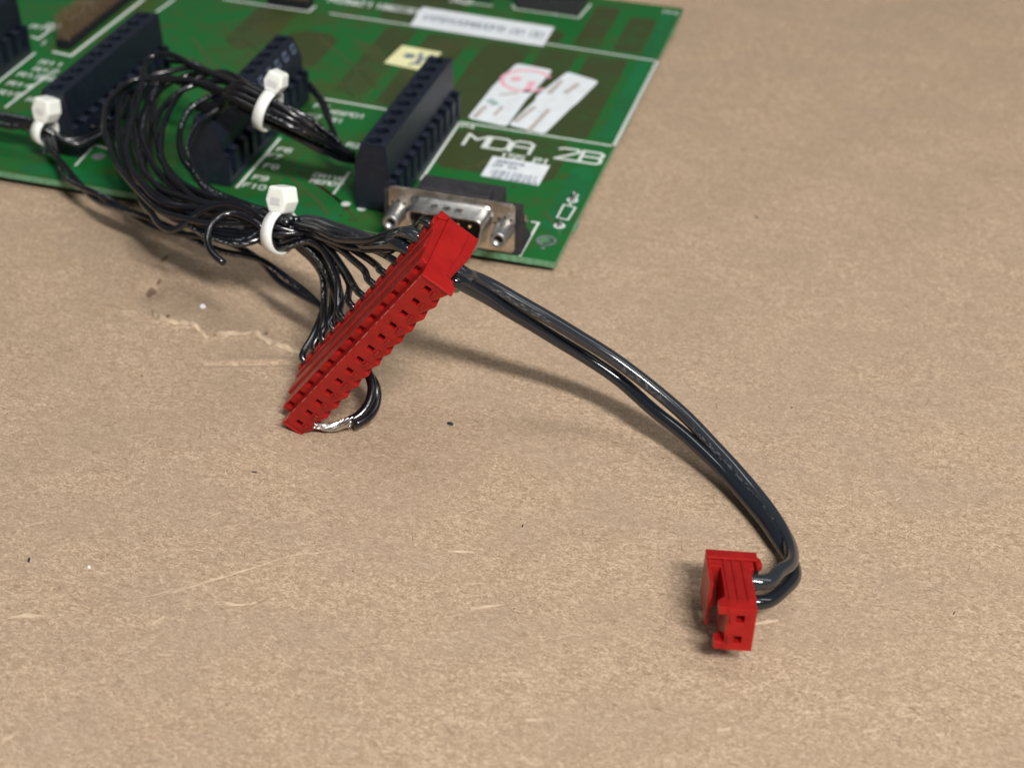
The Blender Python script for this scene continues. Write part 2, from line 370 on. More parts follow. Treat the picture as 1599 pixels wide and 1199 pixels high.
for q_ in ((236, 444, .13, .16), (247, 432, .06, .10), (231, 452, .08, .05), (257, 399, .07, .16), (262, 488, .05, .07), (415, 514, .05, .06)): torn_shaded_spot(*q_)
# crumbs
def crumb(px, py, r, mat, name, label, cat, group=None, sq=(1, 1, .7)):
    bm = bmesh.new(); bmesh.ops.create_icosphere(bm, subdivisions=2, radius=r)
    for vv in bm.verts: vv.co = Vector((vv.co.x * sq[0], vv.co.y * sq[1], vv.co.z * sq[2])) * (1 + rng.uniform(-.22, .22))
    me = bpy.data.meshes.new(name); bm.to_mesh(me); bm.free()
    o = link(name, me, None, (mat,)); c = at(px, py, 0); o.location = (c.x, c.y, ground(c.x, c.y) + r * sq[2] * .6); o.rotation_euler = (0, 0, rng.uniform(0, 3))
    return tag(o, label, cat, group)
crumb(316, 473, .065, 'crumbwhite', 'crumb', 'small white plastic crumb in the shadow below the wire bundle', 'crumb')
crumb(703, 662, .06, 'crumbblack', 'crumb', 'largest black crumb on the cardboard between the red connectors', 'crumb', None, (1.2, .7, .5))
for (px, py, r) in ((225, 844, .022), (45, 873, .045), (397, 738, .04), (551, 893, .028), (224, 721, .025), (336, 675, .02), (64, 658, .02), (286, 776, .02), (188, 871, .018),
                    (382, 869, .022), (446, 935, .02), (816, 820, .03), (1084, 614, .025), (1236, 640, .028), (876, 688, .022), (1181, 341, .045), (813, 810, .02), (1341, 743, .022), (1489, 960, .03), (803, 950, .025), (1235, 641, .02), (1450, 899, .018), (221, 585, .03), (290, 568, .02)):
    crumb(px, py, r * .72, 'crumbblack', 'speck', 'tiny dark speck of dirt on the cardboard', 'speck', 'dark specks on the cardboard', (1.3 if r < .03 else 2.2, .6, .35))
crumb(139, 884, .03, 'crumbwhite', 'speck', 'tiny white speck on the cardboard left of the long pale scratch', 'speck')

# ------------------------------------------------------------------ circuit board
ZB = .34; ZU = ZB - .16
board = empty('circuit_board', (-9, 7, ZU))
tag(board, 'green printed circuit board with black terminal blocks and a nine pin port, lying on cardboard', 'circuit board')
board_off = Vector(board.location)
def bb(o):                                                    # parts are written in world coordinates, the thing's origin is its base
    o.location = o.location - board_off; return o
BX0, BY1 = -24.0, at(1068, 14, ZB).y
bm = bmesh.new()
hc = at(853, 376, ZB); hr = .17
outer = [bm.verts.new((x, y, ZB)) for x, y in ((BX0, 0), (0, 0), (0, BY1), (BX0, BY1))]
inner = [bm.verts.new((hc.x + hr * math.cos(a), hc.y + hr * math.sin(a), ZB)) for a in [2 * math.pi * k / 28 for k in range(28)]]
ed = [bm.edges.new((L[i], L[(i + 1) % len(L)])) for L in (outer, inner) for i in range(len(L))]
bmesh.ops.triangle_fill(bm, use_beauty=True, use_dissolve=False, edges=ed)
for f in list(bm.faces):
    if all((v.co.xy - hc.xy).length < hr + .001 for v in f.verts): bm.faces.remove(f)
r = bmesh.ops.extrude_face_region(bm, geom=list(bm.faces))
for v in r['geom']:
    if isinstance(v, bmesh.types.BMVert): v.co.z = ZU
bmesh.ops.recalc_face_normals(bm, faces=bm.faces)
me = bpy.data.meshes.new('board_panel'); bm.to_mesh(me); bm.free()
for p in me.polygons: p.material_index = 0 if abs(p.normal.z) > .5 else 1
o = link('board_panel', me, board, ('pcb', 'pcb_edge')); bb(o)
# snapped-off tabs on the right edge
for (px, py) in ((1056, 47), (987, 184), (902, 349)):
    c = at(px, py, ZB); b = MB(); b.prism([(-.01, c.y - .22), (.05, c.y - .12), (.06, c.y + .10), (-.01, c.y + .2)], 'z', ZU + .01, ZB - .01)
    bb(b.build('snap_tab', 'pcb_edge', board, bevel=.01))
# copper under the mask (true sheets, a hair proud)
def sheet(name, polys, mat, lift, label=None):
    if len(polys) > 1 and name == 'copper_pour':
        for q in polys: o = sheet(name, [q], mat, lift)
        return o
    V = []; F = []
    for i, pts in enumerate(polys):
        F.append(tuple(range(len(V), len(V) + len(pts)))); V += [(p[0], p[1], ZB + lift) for p in pts]
    o = bb(mesh(name, V, F, board, (mat,)))
    if label: o['label'] = label
    return o
def rect(x0, x1, y0, y1, c=.12): return [(x0 + c, y0), (x1 - c, y0), (x1, y0 + c), (x1, y1 - c), (x1 - c, y1), (x0 + c, y1), (x0, y1 - c), (x0, y0 + c)]
def A(px, py): return at(px, py, ZB)
yS1, yS2 = A(958, 229).y, A(1027, 96).y
sheet('copper_pour', [rect(-4.9, -3.55, yS1 + .3, yS2 - .2), rect(-3.25, -2.2, yS1 + .15, yS2 - .15), rect(-1.9, -.75, yS1 + .15, yS2 - .2),
                      rect(-4.0, -2.9, yS2 + .25, yS2 + 1.1), rect(-2.5, -1.75, yS2 + .3, BY1 - .6), rect(-1.35, -.55, yS2 + .3, BY1 - 1.1),
                      rect(-6.6, -5.35, yS1 + .4, yS2 - .2), rect(-4.05, -1.0, A(900, 300).y + .2, yS1 - .18, .25)], 'olive', .0025)
sheet('copper_pour', [rect(-7.9, -7.0, yS1 + .8, BY1 - 4), rect(-10.4, -8.9, 7.6, 10.2, .4), rect(-8.4, -6.2, 11.5, 14.2, .4), rect(-12.0, -10.7, 8.4, 12.0, .5)], 'olive', .0025)
sheet('copper_pour', [rect(-.72, -.1, 1.25, 4.6, .2), rect(-3.45, -2.0, .9, 2.2, .2), rect(-13.5, -5.3, .1, .62, .1), rect(-.5, -.08, yS1 + .3, BY1 - .4, .1)], 'pcb_clear', .0025)
tr = []
for k, (p, q, r_) in enumerate((((455, 262), (510, 300), (540, 322)), ((468, 268), (520, 306), (548, 330)), ((482, 272), (528, 312), (553, 340)), ((448, 272), (500, 318), (512, 336)),
                 ((345, 40), (420, 90), (500, 110)), ((300, 60), (330, 100), (345, 110)), ((520, 120), (560, 160), (600, 165)), ((500, 60), (560, 110), (590, 140)), ((720, 262), (745, 260), (760, 250)), ((850, 330), (862, 345), (866, 350)))):
    pts = [A(*p), A(*q), A(*r_)]
    for a, b2 in zip(pts[:-1], pts[1:]):
        d = (b2 - a).xy.normalized(); n = Vector((-d.y, d.x)) * .035
        tr.append([(a.x + n.x, a.y + n.y), (a.x - n.x, a.y - n.y), (b2.x - n.x, b2.y - n.y), (b2.x + n.x, b2.y + n.y)])
for gx, gy, n_, L1, L2, ang in ((-8.0, 1.6, 5, 1.8, 1.2, .8), (-11.5, 7.5, 6, 2.6, 1.8, .78), (-7.6, 6.6, 5, 2.4, 1.4, 2.3), (-10.6, 1.0, 4, 1.5, 1.0, .9), (-6.6, 8.2, 6, 2.0, 1.6, .8), (-3.2, 1.2, 3, .9, .8, 2.2), (-11.0, 4.6, 5, 2.0, 1.4, .75), (-15.8, 1.0, 4, 2.0, 1.0, .8)):
    for k in range(n_):
        a = Vector((gx + .17 * k, gy - .05 * k)); b2 = a + Vector((0, L1)); c2 = b2 + Vector((math.cos(ang), math.sin(ang))) * L2
        for p, q in ((a, b2), (b2, c2)):
            d = (q - p).normalized(); n = Vector((-d.y, d.x)) * .028; tr.append([tuple(p + n), tuple(p - n), tuple(q - n), tuple(q + n)])
o = sheet('copper_trace', tr, 'trace', .0045); o['kind'] = 'stuff'

# printed lines and letters
class Strokes:
    def __init__(s): s.V = []; s.F = []; s.k = 0
    def line(s, pts, w, lift=.007):
        for a, b in zip(pts[:-1], pts[1:]):
            a, b = Vector(a[:2]), Vector(b[:2]); d = (b - a); L = d.length
            if L < 1e-5: continue
            d /= L; n = Vector((-d.y, d.x)) * w / 2; a2, b2 = a - d * w * .42, b + d * w * .42
            z = ZB + lift + .0006 * (s.k % 7); s.k += 1; i = len(s.V)
            s.V += [(a2.x + n.x, a2.y + n.y, z), (a2.x - n.x, a2.y - n.y, z), (b2.x - n.x, b2.y - n.y, z), (b2.x + n.x, b2.y + n.y, z)]; s.F.append((i, i + 1, i + 2, i + 3))
    def ring(s, c, r0, r1, n=24, lift=.007, a0=0, a1=2 * math.pi):
        i = len(s.V); z = ZB + lift; full = abs(a1 - a0 - 2 * math.pi) < 1e-6
        m = n if full else n + 1
        for k in range(m):
            a = a0 + (a1 - a0) * k / n; s.V += [(c[0] + r0 * math.cos(a), c[1] + r0 * math.sin(a), z), (c[0] + r1 * math.cos(a), c[1] + r1 * math.sin(a), z)]
        for k in range(n):
            j = (k + 1) % m; s.F.append((i + 2 * k, i + 2 * k + 1, i + 2 * j + 1, i + 2 * j))
    def build(s, name, mat, parent=None): return bb(mesh(name, s.V, s.F, parent or board, (mat,)))
FONT = {'M': [[(0, 0), (0, 6), (2, 3.6), (4, 6), (4, 0)]], 'D': [[(0, 0), (0, 6), (3, 6), (4, 5), (4, 1), (3, 0), (0, 0)]], 'A': [[(0, 0), (0, 5), (1, 6), (3, 6), (4, 5), (4, 0)], [(0, 3), (4, 3)]],
        '2': [[(0, 5.4), (.8, 6), (3.3, 6), (4, 5.2), (3.6, 4.2), (0, 0), (4, 0)]], 'B': [[(0, 0), (0, 6), (3.3, 6), (4, 5.2), (4, 4), (3.3, 3.2), (0, 3.2)], [(3.3, 3.2), (4, 2.4), (4, .8), (3.3, 0), (0, 0)]],
        '1': [[(1, 5), (2, 6), (2, 0)]], '5': [[(4, 6), (0, 6), (0, 3.4), (3.2, 3.4), (4, 2.6), (4, .8), (3.2, 0), (0, 0)]], 'P': [[(0, 0), (0, 6), (3.3, 6), (4, 5.2), (4, 3.6), (3.3, 2.8), (0, 2.8)]],
        'F': [[(0, 0), (0, 6), (4, 6)], [(0, 3), (3, 3)]], '0': [[(0, 1), (0, 5), (1, 6), (3, 6), (4, 5), (4, 1), (3, 0), (1, 0), (0, 1)]], '9': [[(4, 3), (1, 3), (0, 4), (0, 5), (1, 6), (3, 6), (4, 5), (4, 1), (3, 0), (0, 0)]],
        '8': [[(1, 3), (0, 4), (0, 5), (1, 6), (3, 6), (4, 5), (4, 4), (3, 3), (1, 3), (0, 2), (0, 1), (1, 0), (3, 0), (4, 1), (4, 2), (3, 3)]], '7': [[(0, 6), (4, 6), (1.5, 0)]],
        '6': [[(4, 6), (1, 6), (0, 5), (0, 1), (1, 0), (3, 0), (4, 1), (4, 2.5), (3, 3.3), (0, 3.3)]], 'R': [[(0, 0), (0, 6), (3.3, 6), (4, 5.2), (4, 3.8), (3.3, 3), (0, 3)], [(2, 3), (4, 0)]],
        'I': [[(2, 0), (2, 6)]], 'V': [[(0, 6), (2, 0), (4, 6)]], 'E': [[(4, 0), (0, 0), (0, 6), (4, 6)], [(0, 3), (3, 3)]], 'Y': [[(0, 6), (2, 3), (4, 6)], [(2, 3), (2, 0)]], 'X': [[(0, 0), (4, 6)], [(0, 6), (4, 0)]],
        'K': [[(0, 0), (0, 6)], [(4, 6), (0, 3), (4, 0)]], '-': [[(.5, 3), (3.5, 3)]], 'S': [[(4, 6), (0, 6), (0, 3.2), (4, 3.2), (4, 0), (0, 0)]], 'L': [[(0, 6), (0, 0), (4, 0)]], '3': [[(0, 6), (4, 6), (4, 0), (0, 0)], [(1, 3), (4, 3)]], '4': [[(3, 0), (3, 6), (0, 2), (4, 2)]], ' ': []}
def text(st, s, org, w, h, pitch, sw, dirx=(1, 0), lift=.007):
    dx = Vector(dirx).normalized(); dy = Vector((-dx.y, dx.x))
    for i, ch in enumerate(s):
        for poly in FONT.get(ch, []):
            st.line([Vector(org[:2]) + dx * (i * pitch + p[0] / 4 * w) + dy * (p[1] / 6 * h) for p in poly], sw, lift)
p = A(723, 226); q = A(936, 259); pitch = (q.x - p.x) / 5.90
s = Strokes(); hh = A(735, 211).y - A(724, 227).y
for i, ch in enumerate('MDA 2B'):
    if ch != ' ': s = Strokes(); text(s, ch, (p.x + i * pitch, p.y), pitch * .86, hh, pitch, .088); o = s.build('printed_letter', 'silk'); o['label'] = 'large white printed letter ' + ch
p = A(780, 246.5); s = Strokes(); text(s, '155 P1', (p.x, p.y), .16, .25, .215, .05); s.build('printed_text', 'silk')
def small(txt, px, py, w=.15, h=.20, pt=.20, sw=.038, n=1, dy=0):
    s = Strokes(); p = A(px, py); text(s, txt, (p.x, p.y), w, h, pt, sw); return s.build('printed_text', 'silk')
for txt, px, py in (('F10', 378, 292), ('F9', 394, 280), ('F8', 411, 262), ('F7', 415, 246), ('F6', 432, 236), ('F1', 468, 196), ('F2', 478, 184), ('F3', 490, 168), ('R5PD1', 514, 178), ('R1', 514, 190), ('F4', 474, 200), ('R2', 540, 229)):
    small(txt, px, py)
small('DRIVE', 489, 276, .13, .17, .165, .04); small('READY', 484, 285, .13, .17, .165, .04)
for i, (px, py) in enumerate(((60, 100), (50, 111), (26, 119), (10, 133), (-6, 147), (48, 68), (46, 44), (56, 40))): small(('R11', 'R12', 'R1350', 'R14', 'R15', 'C1', 'R16', 'C20')[i], px, py, .20, .22, .25, .045)
small('C4', 52, 232); small('R9', 68, 240); small('1', 897, 309, .1, .16, .1, .04); small('R8', 40, 158)
for k in range(6): small('R1' + str(k + 3), 108 + 13 * k, 30 - 11 * k, .2, .22, .25, .045)
for k in range(5): small(('R20', 'R21', 'C15', 'R23', 'C3')[k], 512 + 28 * k, 9 + 4 * k - 6, .24, .32, .30, .06)
small('J1', 848, 22, .2, .25, .25, .05); small('X2', 704, 4, .25, .3, .35, .05); small('P4', 720, 199, .14, .16, .19, .04); small('R4', 1035, 21, .2, .2, .25, .03)
def silk(pts, w=.06):
    s = Strokes(); s.line([A(*p) for p in pts], w); return s.build('printed_line', 'silk')
silk([(516, 22), (640, 40)], .075); silk([(846, 68), (1025, 96)], .07); silk([(1027, 97), (960, 228)], .05); silk([(1024, 99), (957, 229)], .05)
silk([(717, 191), (957, 228.6)], .07); silk([(506, 155), (602, 171.5)], .075); silk([(718, 192), (658, 281)], .07)
silk([(545, 270), (521, 303)], .06); silk([(437, 217), (370, 293)], .075); silk([(224, 0), (111, 88), (84, 82)], .10); silk([(75, 118), (9, 168)], .075); silk([(54, 84), (-4, 130)], .075)
silk([(118, 259), (147, 227), (175, 235)], .06); silk([(272, 0), (245, 19)], .075); silk([(350, 0), (482, 19), (492, 11)], .075); silk([(831, 347), (841, 348.5), (812, 399.5)], .06)
silk([(800, 9), (805, 15), (904, 29), (922, 8)], .06); silk([(703, 2), (768, 10)], .06); silk([(50, 58), (60, 62), (78, 48)], .075)
silk([(880.6, 320), (898.6, 325), (886.6, 344), (870, 340), (880.6, 320)], .045); silk([(889, 322), (893, 315)], .045); silk([(613, 352), (608, 358)], .05)
s = Strokes(); p = A(894, 313); s.ring(p, .075, .135); s.build('printed_ring', 'silk'); s = Strokes(); p = A(873.5, 353); s.ring(p, .075, .135); s.build('printed_ring', 'silk')
s = Strokes(); s.ring(hc, .175, .235, 28); o = s.build('hole_ring', 'padgrey')
for (px, py, rx) in ((154, 245, .17), (540, 319, .11), (565, 326, .11), (848, 388, .05)):
    s = Strokes(); p = A(px, py); s.ring(p, .0, rx, 20, .006); s.build('solder_pad', 'padgrey' if px in (154, 848) else 'silk')
for (px, py) in ((739.5, 262), (802.6, 292), (537, 328), (532, 337), (550, 336), (554, 344), (547, 344)):
    s = Strokes(); p = A(px, py); s.ring(p, 0, .045, 12, .006); s.build('via', 'viabrown')
for (px, py, lean) in ((894, 313, (.10, .05, 1)), (873.5, 353, (.05, .05, 1))):
    b = MB(); p = A(px, py); b.cyl((p.x, p.y, ZB), lean, .05, .042, .24, 10, 0, rings=[(0, .085), (.03, .06), (.06, .048), (.2, .045), (.235, .03)]); bb(b.build('lead', 'screwgrey', board, smooth=True))

# stickers (parts of the board) with their print
def sticker(name, pts, mat, label, lift=.010, n=1):
    P = [A(*p) for p in pts]; b = MB(); b.prism([(p.x, p.y) for p in P], 'z', ZB + lift - .004, ZB + lift); o = bb(b.build(name, mat, board)); o['label'] = label
    return o, P
def on(par, st, name, mat):                       # print on a sticker: a sub-part
    o = mesh(name, st.V, st.F, par, (mat,)); return o
def frame(P):                                     # s,t in the sticker's own square
    def f(u, v): return (P[0] * (1 - u) + P[1] * u) * (1 - v) + (P[3] * (1 - u) + P[2] * u) * v
    return f
o, P = sticker('sticker', [(660, 12), (866, 43.5), (848, 73), (640, 41)], 'paper', 'long white serial number sticker'); f = frame(P)
st = Strokes(); d = (P[1] - P[0]).xy; a = f(.05, .62); text(st, 'VYP8Y00M80CF8 00 00'.replace('C', '0'), a, .165, .34, (P[1] - P[0]).length * .9 / 19, .045, d, .013); on(o, st, 'printed_text', 'ink')
o, P = sticker('sticker', [(628, 72), (690, 83), (657, 111), (600, 99)], 'yellow', 'pale yellow sticker behind the terminal block'); f = frame(P)
st = Strokes(); st.ring(f(.40, .45), 0, .17, 14, .013); st.line([f(.60, .25), f(.78, .75)], .13, .013); st.line([f(.88, .2), f(.62, .85)], .11, .013); on(o, st, 'printed_mark', 'ink')
o, P = sticker('sticker', [(769.5, 244.5), (859, 259.5), (841, 290.5), (750.5, 275)], 'paper', 'small white barcode sticker under the letters'); f = frame(P); d = (P[1] - P[0]).xy
st = Strokes(); text(st, '39E8Y8', f(.10, .26), .09, .13, .125, .03, d, .013); text(st, '05 XX', f(.10, .46), .09, .13, .125, .03, d, .013); on(o, st, 'printed_text', 'ink')
st = Strokes()
u = .14
while u < .90:
    w = rng.choice([.012, .02, .03]); 
    if not (.45 < u < .50): st.line([f(u, .62), f(u, .84)], w * 1.1, .013)
    u += w * .7 + rng.choice([.012, .02, .035])
on(o, st, 'barcode', 'ink'); st = Strokes(); st.line([f(0, .5), f(.16, .5)], .015, .013); text(st, 'A873825A', f(.18, .985), .09, .10, .15, .03, d, .013); on(o, st, 'printed_text', 'ink')
def rounded(pts, r=.13):
    out = []; n = len(pts)
    for i in range(n):
        p0, p1, p2 = Vector(pts[i - 1]), Vector(pts[i]), Vector(pts[(i + 1) % n]); a = (p0 - p1).normalized(); b = (p2 - p1).normalized()
        rr = min(r, (p0 - p1).length * .4, (p2 - p1).length * .4)
        for k in range(4): u = k / 3; out.append(tuple(p1 + a * rr * (1 - u) ** 2 + b * rr * u ** 2))
    return out
def round_sticker(pts, label):
    P = [A(*p) for p in pts]; b = MB(); b.prism(rounded([(p.x, p.y) for p in P]), 'z', ZB + .006, ZB + .010); o = bb(b.build('sticker', 'paper', board)); o['label'] = label; return o
o = round_sticker([(807, 100), (863, 110.5), (828, 150), (822, 156), (791, 198.5), (730, 185), (764, 143), (768, 137)], 'white rounded sticker with a pink round logo')
c = A(822, 127); st = Strokes(); st.ring(c, .60, .73, 30, .013, math.radians(35), math.radians(330)); st.ring(A(806, 124), 0, .16, 16, .013); st.line([A(831, 130), A(823, 143)], .20, .013); on(o, st, 'printed_logo', 'pink')
st = Strokes(); st.line([A(766, 158), A(772, 163)], .22, .013); on(o, st, 'printed_mark', 'teal')
st = Strokes(); st.line([A(782, 149), A(806, 146)], .10, .013); st.line([A(742, 183), A(757, 168)], .13, .013); st.line([A(772, 180), A(784, 168)], .10, .013); on(o, st, 'printed_text', 'inkfaint')
o = round_sticker([(886, 113), (935, 128), (900, 163), (893, 168), (850, 210), (794, 196), (836, 157), (837, 151)], 'white rounded sticker with faded brown print, nearer the board edge')
st = Strokes(); st.line([A(858, 146), A(876, 128)], .15, .013); st.line([A(884, 145), A(902, 133)], .16, .013); st.line([A(806, 190), A(834, 169)], .13, .013); st.line([A(826, 205), A(856, 173)], .13, .013); on(o, st, 'printed_text', 'inkfaint')

# screw terminal blocks, ten ways at 5.08 mm
PIT = .508
def terminal_block(x0, y0, n, label, marked=False, wires_in=()):
    T = Matrix.Translation((x0, y0, ZB)); L = n * PIT; E = .03
    b = MB(T); tr = .60 if marked else .78
    prof = [(0, 0), (0, 1.14), (.17, 1.70), (tr, 1.70), (.82, 1.20) if marked else (.81, 1.2), (.82, .86), (.70, .86), (.70, 0)]
    b.prism(prof, 'y', 0, L, 0, True, skip=(2,))
    b.prism([(.02, .02), (.02, 1.12), (.18, 1.66), (tr - .03, 1.66), (.79, 1.18), (.80, .80), (.92, .76), (.92, .02)], 'y', -E, .0)      # end cap
    hx = .17 + (tr - .17) * .42
    for k in range(n):
        ya = k * PIT; rr = .165 if k % 3 != 2 or not marked else .16
        b.holecell(.17, tr, ya, ya + PIT, 1.70, hx, ya + PIT / 2, min(rr, (tr - .17) / 2 - .03), .62, 18, 0, 0)
        b.cyl((tr - .08, ya + .12, 1.695), (0, 0, 1), .03, .022, .02, 8)
        for (a, c) in ((0, .12), (PIT - .12, PIT)): b.box(.70, .98, ya + a, ya + c, 0, .80)
        b.prism([(.70, .86), (.82, .86), (.98, .80), (.98, .74), (.70, .74)], 'y', ya, ya + .12); b.prism([(.70, .86), (.82, .86), (.98, .80), (.98, .74), (.70, .74)], 'y', ya + PIT - .12, ya + PIT)
        b.box(.70, .98, ya + .12, ya + PIT - .12, 0, .22)
    o = bb(b.build('terminal_block', 'black', board, bevel=.012)); o['label'] = label
    for k in range(n):
        ya = k * PIT + PIT / 2
        q = MB(T); q.cyl((hx, ya, 1.06), (0, 0, 1), .13, .13, .05 + .03 * (k % 2), 14, 0, False); q.box(hx - .11, hx + .11, ya - .02, ya + .02, 1.115, 1.15 + .03 * (k % 2)); q.build('screw', 'screwgrey', o)
        q = MB(T); q.box(.705, .78, ya - .10, ya + .10, .26, .62); q.build('wire_clamp', 'screwgrey' if k % 2 else 'dark', o)
    if marked:
        q = MB(T)
        for k in range(4, n):
            ya = k * PIT
            for (a, c, z0, z1) in ((.12, .36, .0, .06), (.12, .36, .20, .26), (.12, .17, .02, .25), (.31, .36, .02, .14)):
                f = lambda z: .605 + (.22) * (1 - z) ; zz = lambda z: 1.70 - .5 * (1 - z)
                V = []
                for (yy, z) in ((ya + a, z0), (ya + c, z0), (ya + c, z1), (ya + a, z1)):
                    u = .35 + z * 1.6; V.append((.60 + .22 * (1 - u) + .004, yy, 1.70 - .5 * (1 - u) + .003))
                q.add(V, [(0, 1, 2, 3)])
        q.build('printed_number', 'greyprint', o)
    return o
p = A(557, 323); terminal_block(-5.10, .97, 10, 'empty black screw terminal block behind the nine pin port')
terminal_block(-9.25, .97, 10, 'black screw terminal block with printed numbers under the looped wires', True)
terminal_block(-13.34, 1.22, 10, 'black screw terminal block with wires fanning from its slots')
q = A(50, 84); terminal_block(q.x - .98, q.y - 10 * PIT, 10, 'black screw terminal block cut off by the picture edge')
# pin headers and other parts at the blurred back of the board
def header(x0, x1, y0, y1, n, m, hgt, label):
    T = Matrix.Translation((0, 0, ZB)); b = MB(T); b.box(x0, x1, y0, y1, 0, .25); o = bb(b.build('pin_header', 'dark', board, bevel=.02)); o['label'] = label
    for i in range(n):
        for j in range(m):
            x = x0 + (x1 - x0) * (i + .5) / n; y = y0 + (y1 - y0) * (j + .5) / m; q = MB(T); w = .032; q.box(x - w, x + w, y - w, y + w, .25, hgt); q.build('pin', 'bronze', o)
p = A(86, 76); q = A(109, 82); header(p.x + .05, q.x - .05, p.y, p.y + 5.4, 3, 21, .95, 'brown pinned header beside the left terminal block')
p = A(418, 9); q = A(484, 14); header(p.x, q.x, p.y, p.y + .5, 9, 2, .95, 'brown pinned header at the top of the picture')
p = A(806, 14); q = A(903, 26); T = Matrix.Translation((0, 0, ZB)); b = MB(T)
b.box(p.x, q.x, q.y, q.y + 1.2, 0, .12); b.box(p.x, q.x, q.y, q.y + .1, .12, .85); b.box(p.x, q.x, q.y + 1.1, q.y + 1.2, .12, .85); b.box(p.x, p.x + .1, q.y + .1, q.y + 1.1, .12, .85); b.box(q.x - .1, q.x, q.y + .1, q.y + 1.1, .12, .85)
hd = bb(b.build('box_header', 'blackgrey', board, bevel=.02)); hd['label'] = 'dark shrouded header at the back edge'
for i in range(5):
    for j in range(2): w_ = MB(T); x = p.x + .3 + i * .25; y = q.y + .45 + j * .3; w_.box(x - .03, x + .03, y - .03, y + .03, .12, .7); w_.build('pin', 'bronze', hd)
p = A(700, 0); q = A(764, 6); b = MB(T); b.box(p.x, q.x, q.y + .1, q.y + .6, 0, .5); bb(b.build('resistor_array', 'blackgrey', board, bevel=.02))

# nine pin D port
CX, CZ = -2.43, ZB + .69
def dprof(w, h, r, sl=.15, n=5):
    """rounded D outline in (x, z), wide side up"""
    P = [(-w / 2, h / 2), (w / 2, h / 2), (w / 2 - sl, -h / 2), (-w / 2 + sl, -h / 2)]; out = []
    for i in range(4):
        p0, p1, p2 = Vector(P[i - 1]), Vector(P[i]), Vector(P[(i + 1) % 4]); a = (p0 - p1).normalized(); c = (p2 - p1).normalized()
        for k in range(n): u = k / (n - 1); out.append(tuple(p1 + a * r * (1 - u) ** 2 + c * r * u ** 2))
    return out
T = Matrix.Translation((CX, 0, CZ))
b = MB(T); b.box(-.98, .98, .025, 1.05, -.69, .44); b.prism([(-.74, .025), (.84, .025), (.80, .62), (-.70, .62)], 'z', .44, .66); b.box(-1.40, 1.40, .025, .10, -.5, .58)
b.box(1.16, 1.62, .03, .20, -.69, .55); b.box(-1.62, -1.16, .03, .20, -.69, .45); b.prism([(.2, -.68), (1.0, -.68), (.2, .1)], 'x', 1.50, 1.62); b.prism([(.2, -.68), (1.0, -.68), (.2, .1)], 'x', -1.62, -1.50)
port = bb(b.build('serial_port', 'blackgrey', board, bevel=.03)); port['label'] = 'nine pin D shaped port with a metal face'
b = MB(T)                                                    # stamped face plate with a rim folded back
W, H = 1.48, .62
b.prism(rounded([(-W, -H), (W, -H), (W, H), (-W, H)], .12), 'y', -.04, .02)
fl = b.build('face_plate', 'zinc', port, bevel=.012)
ring = MB(T); secs = [(-.04, dprof(2.02, .98, .26)), (-.09, dprof(1.90, .88, .24)), (-.58, dprof(1.86, .84, .24)), (-.60, dprof(1.83, .81, .23)), (-.59, dprof(1.76, .74, .2)), (-.02, dprof(1.76, .74, .2))]
n = len(secs[0][1]); V = [(x, y, z) for (y, pr) in secs for (x, z) in pr]; F = [(j * n + k, j * n + (k + 1) % n, (j + 1) * n + (k + 1) % n, (j + 1) * n + k) for j in range(len(secs) - 1) for k in range(n)]
ring.add(V, F); ring.build('shell', 'steel', port, smooth=True)
b = MB(T); b.prism(dprof(1.74, .72, .2), 'y', -.10, -.06); b.build('insert', 'dark', port)
for k in range(3): b = MB(T); b.prism([(-.10, -.15), (.10, -.15), (.07, -.12), (-.07, -.12)] if False else [(-.11 + -.28 + .28 * k, .425), (.11 - .28 + .28 * k, .425), (.06 - .28 + .28 * k, .455), (-.06 - .28 + .28 * k, .455)], 'y', -.40, -.26); b.build('dimple', 'steel', port, bevel=.015)
for (i, z) in [(i, .142) for i in range(5)] + [(i + .5, -.142) for i in range(4)]:
    b = MB(T); b.cyl((-.554 + .277 * i, -.1, z), (0, -1, 0), .05, .05, .4, 10, rings=[(0, .05), (.36, .05), (.4, .025)]); b.build('pin', 'brass', port, smooth=True)
for sx in (-1, 1):
    b = MB(T); c = Vector((sx * 1.249, -.04, 0)); r0 = .18
    b.cyl(c, (0, -1, 0), .2, .2, .1, 20, cap1=False, cap0=False, rings=[(0, .235), (.10, .225), (.20, .205), (.54, .19), (.57, .18), (.57, .115), (.30, .11)]); b.cyl(c + Vector((0, -.30, 0)), (0, -1, 0), .10, .10, .001, 16, cap0=False)
    b.build('jack_screw', 'screwgrey', port, smooth=True)
    b = MB(T)
    for k in range(5):
        a = math.radians(20 + 35 * k); p0 = Vector((sx * 1.249 + .25 * math.cos(a), 0, .27 * math.sin(a))); b.cyl(p0 + Vector((0, -.039, 0)), (0, -1, 0), .03, .03, .004, 8)
    b.build('solder_slot', 'dark', port)
    b = MB(T); b.box(sx * 1.249 - .16, sx * 1.249 + .16, -.075, -.04, .40, .60); b.build('lock_tab', 'zinc', port, bevel=.03)
b = MB(T); b.prism([(.21, .1), (.45, -.12), (.45, .05), (.21, .3)], 'x', 1.56, 1.66); b.build('ground_clip', 'steel', port, bevel=.02)

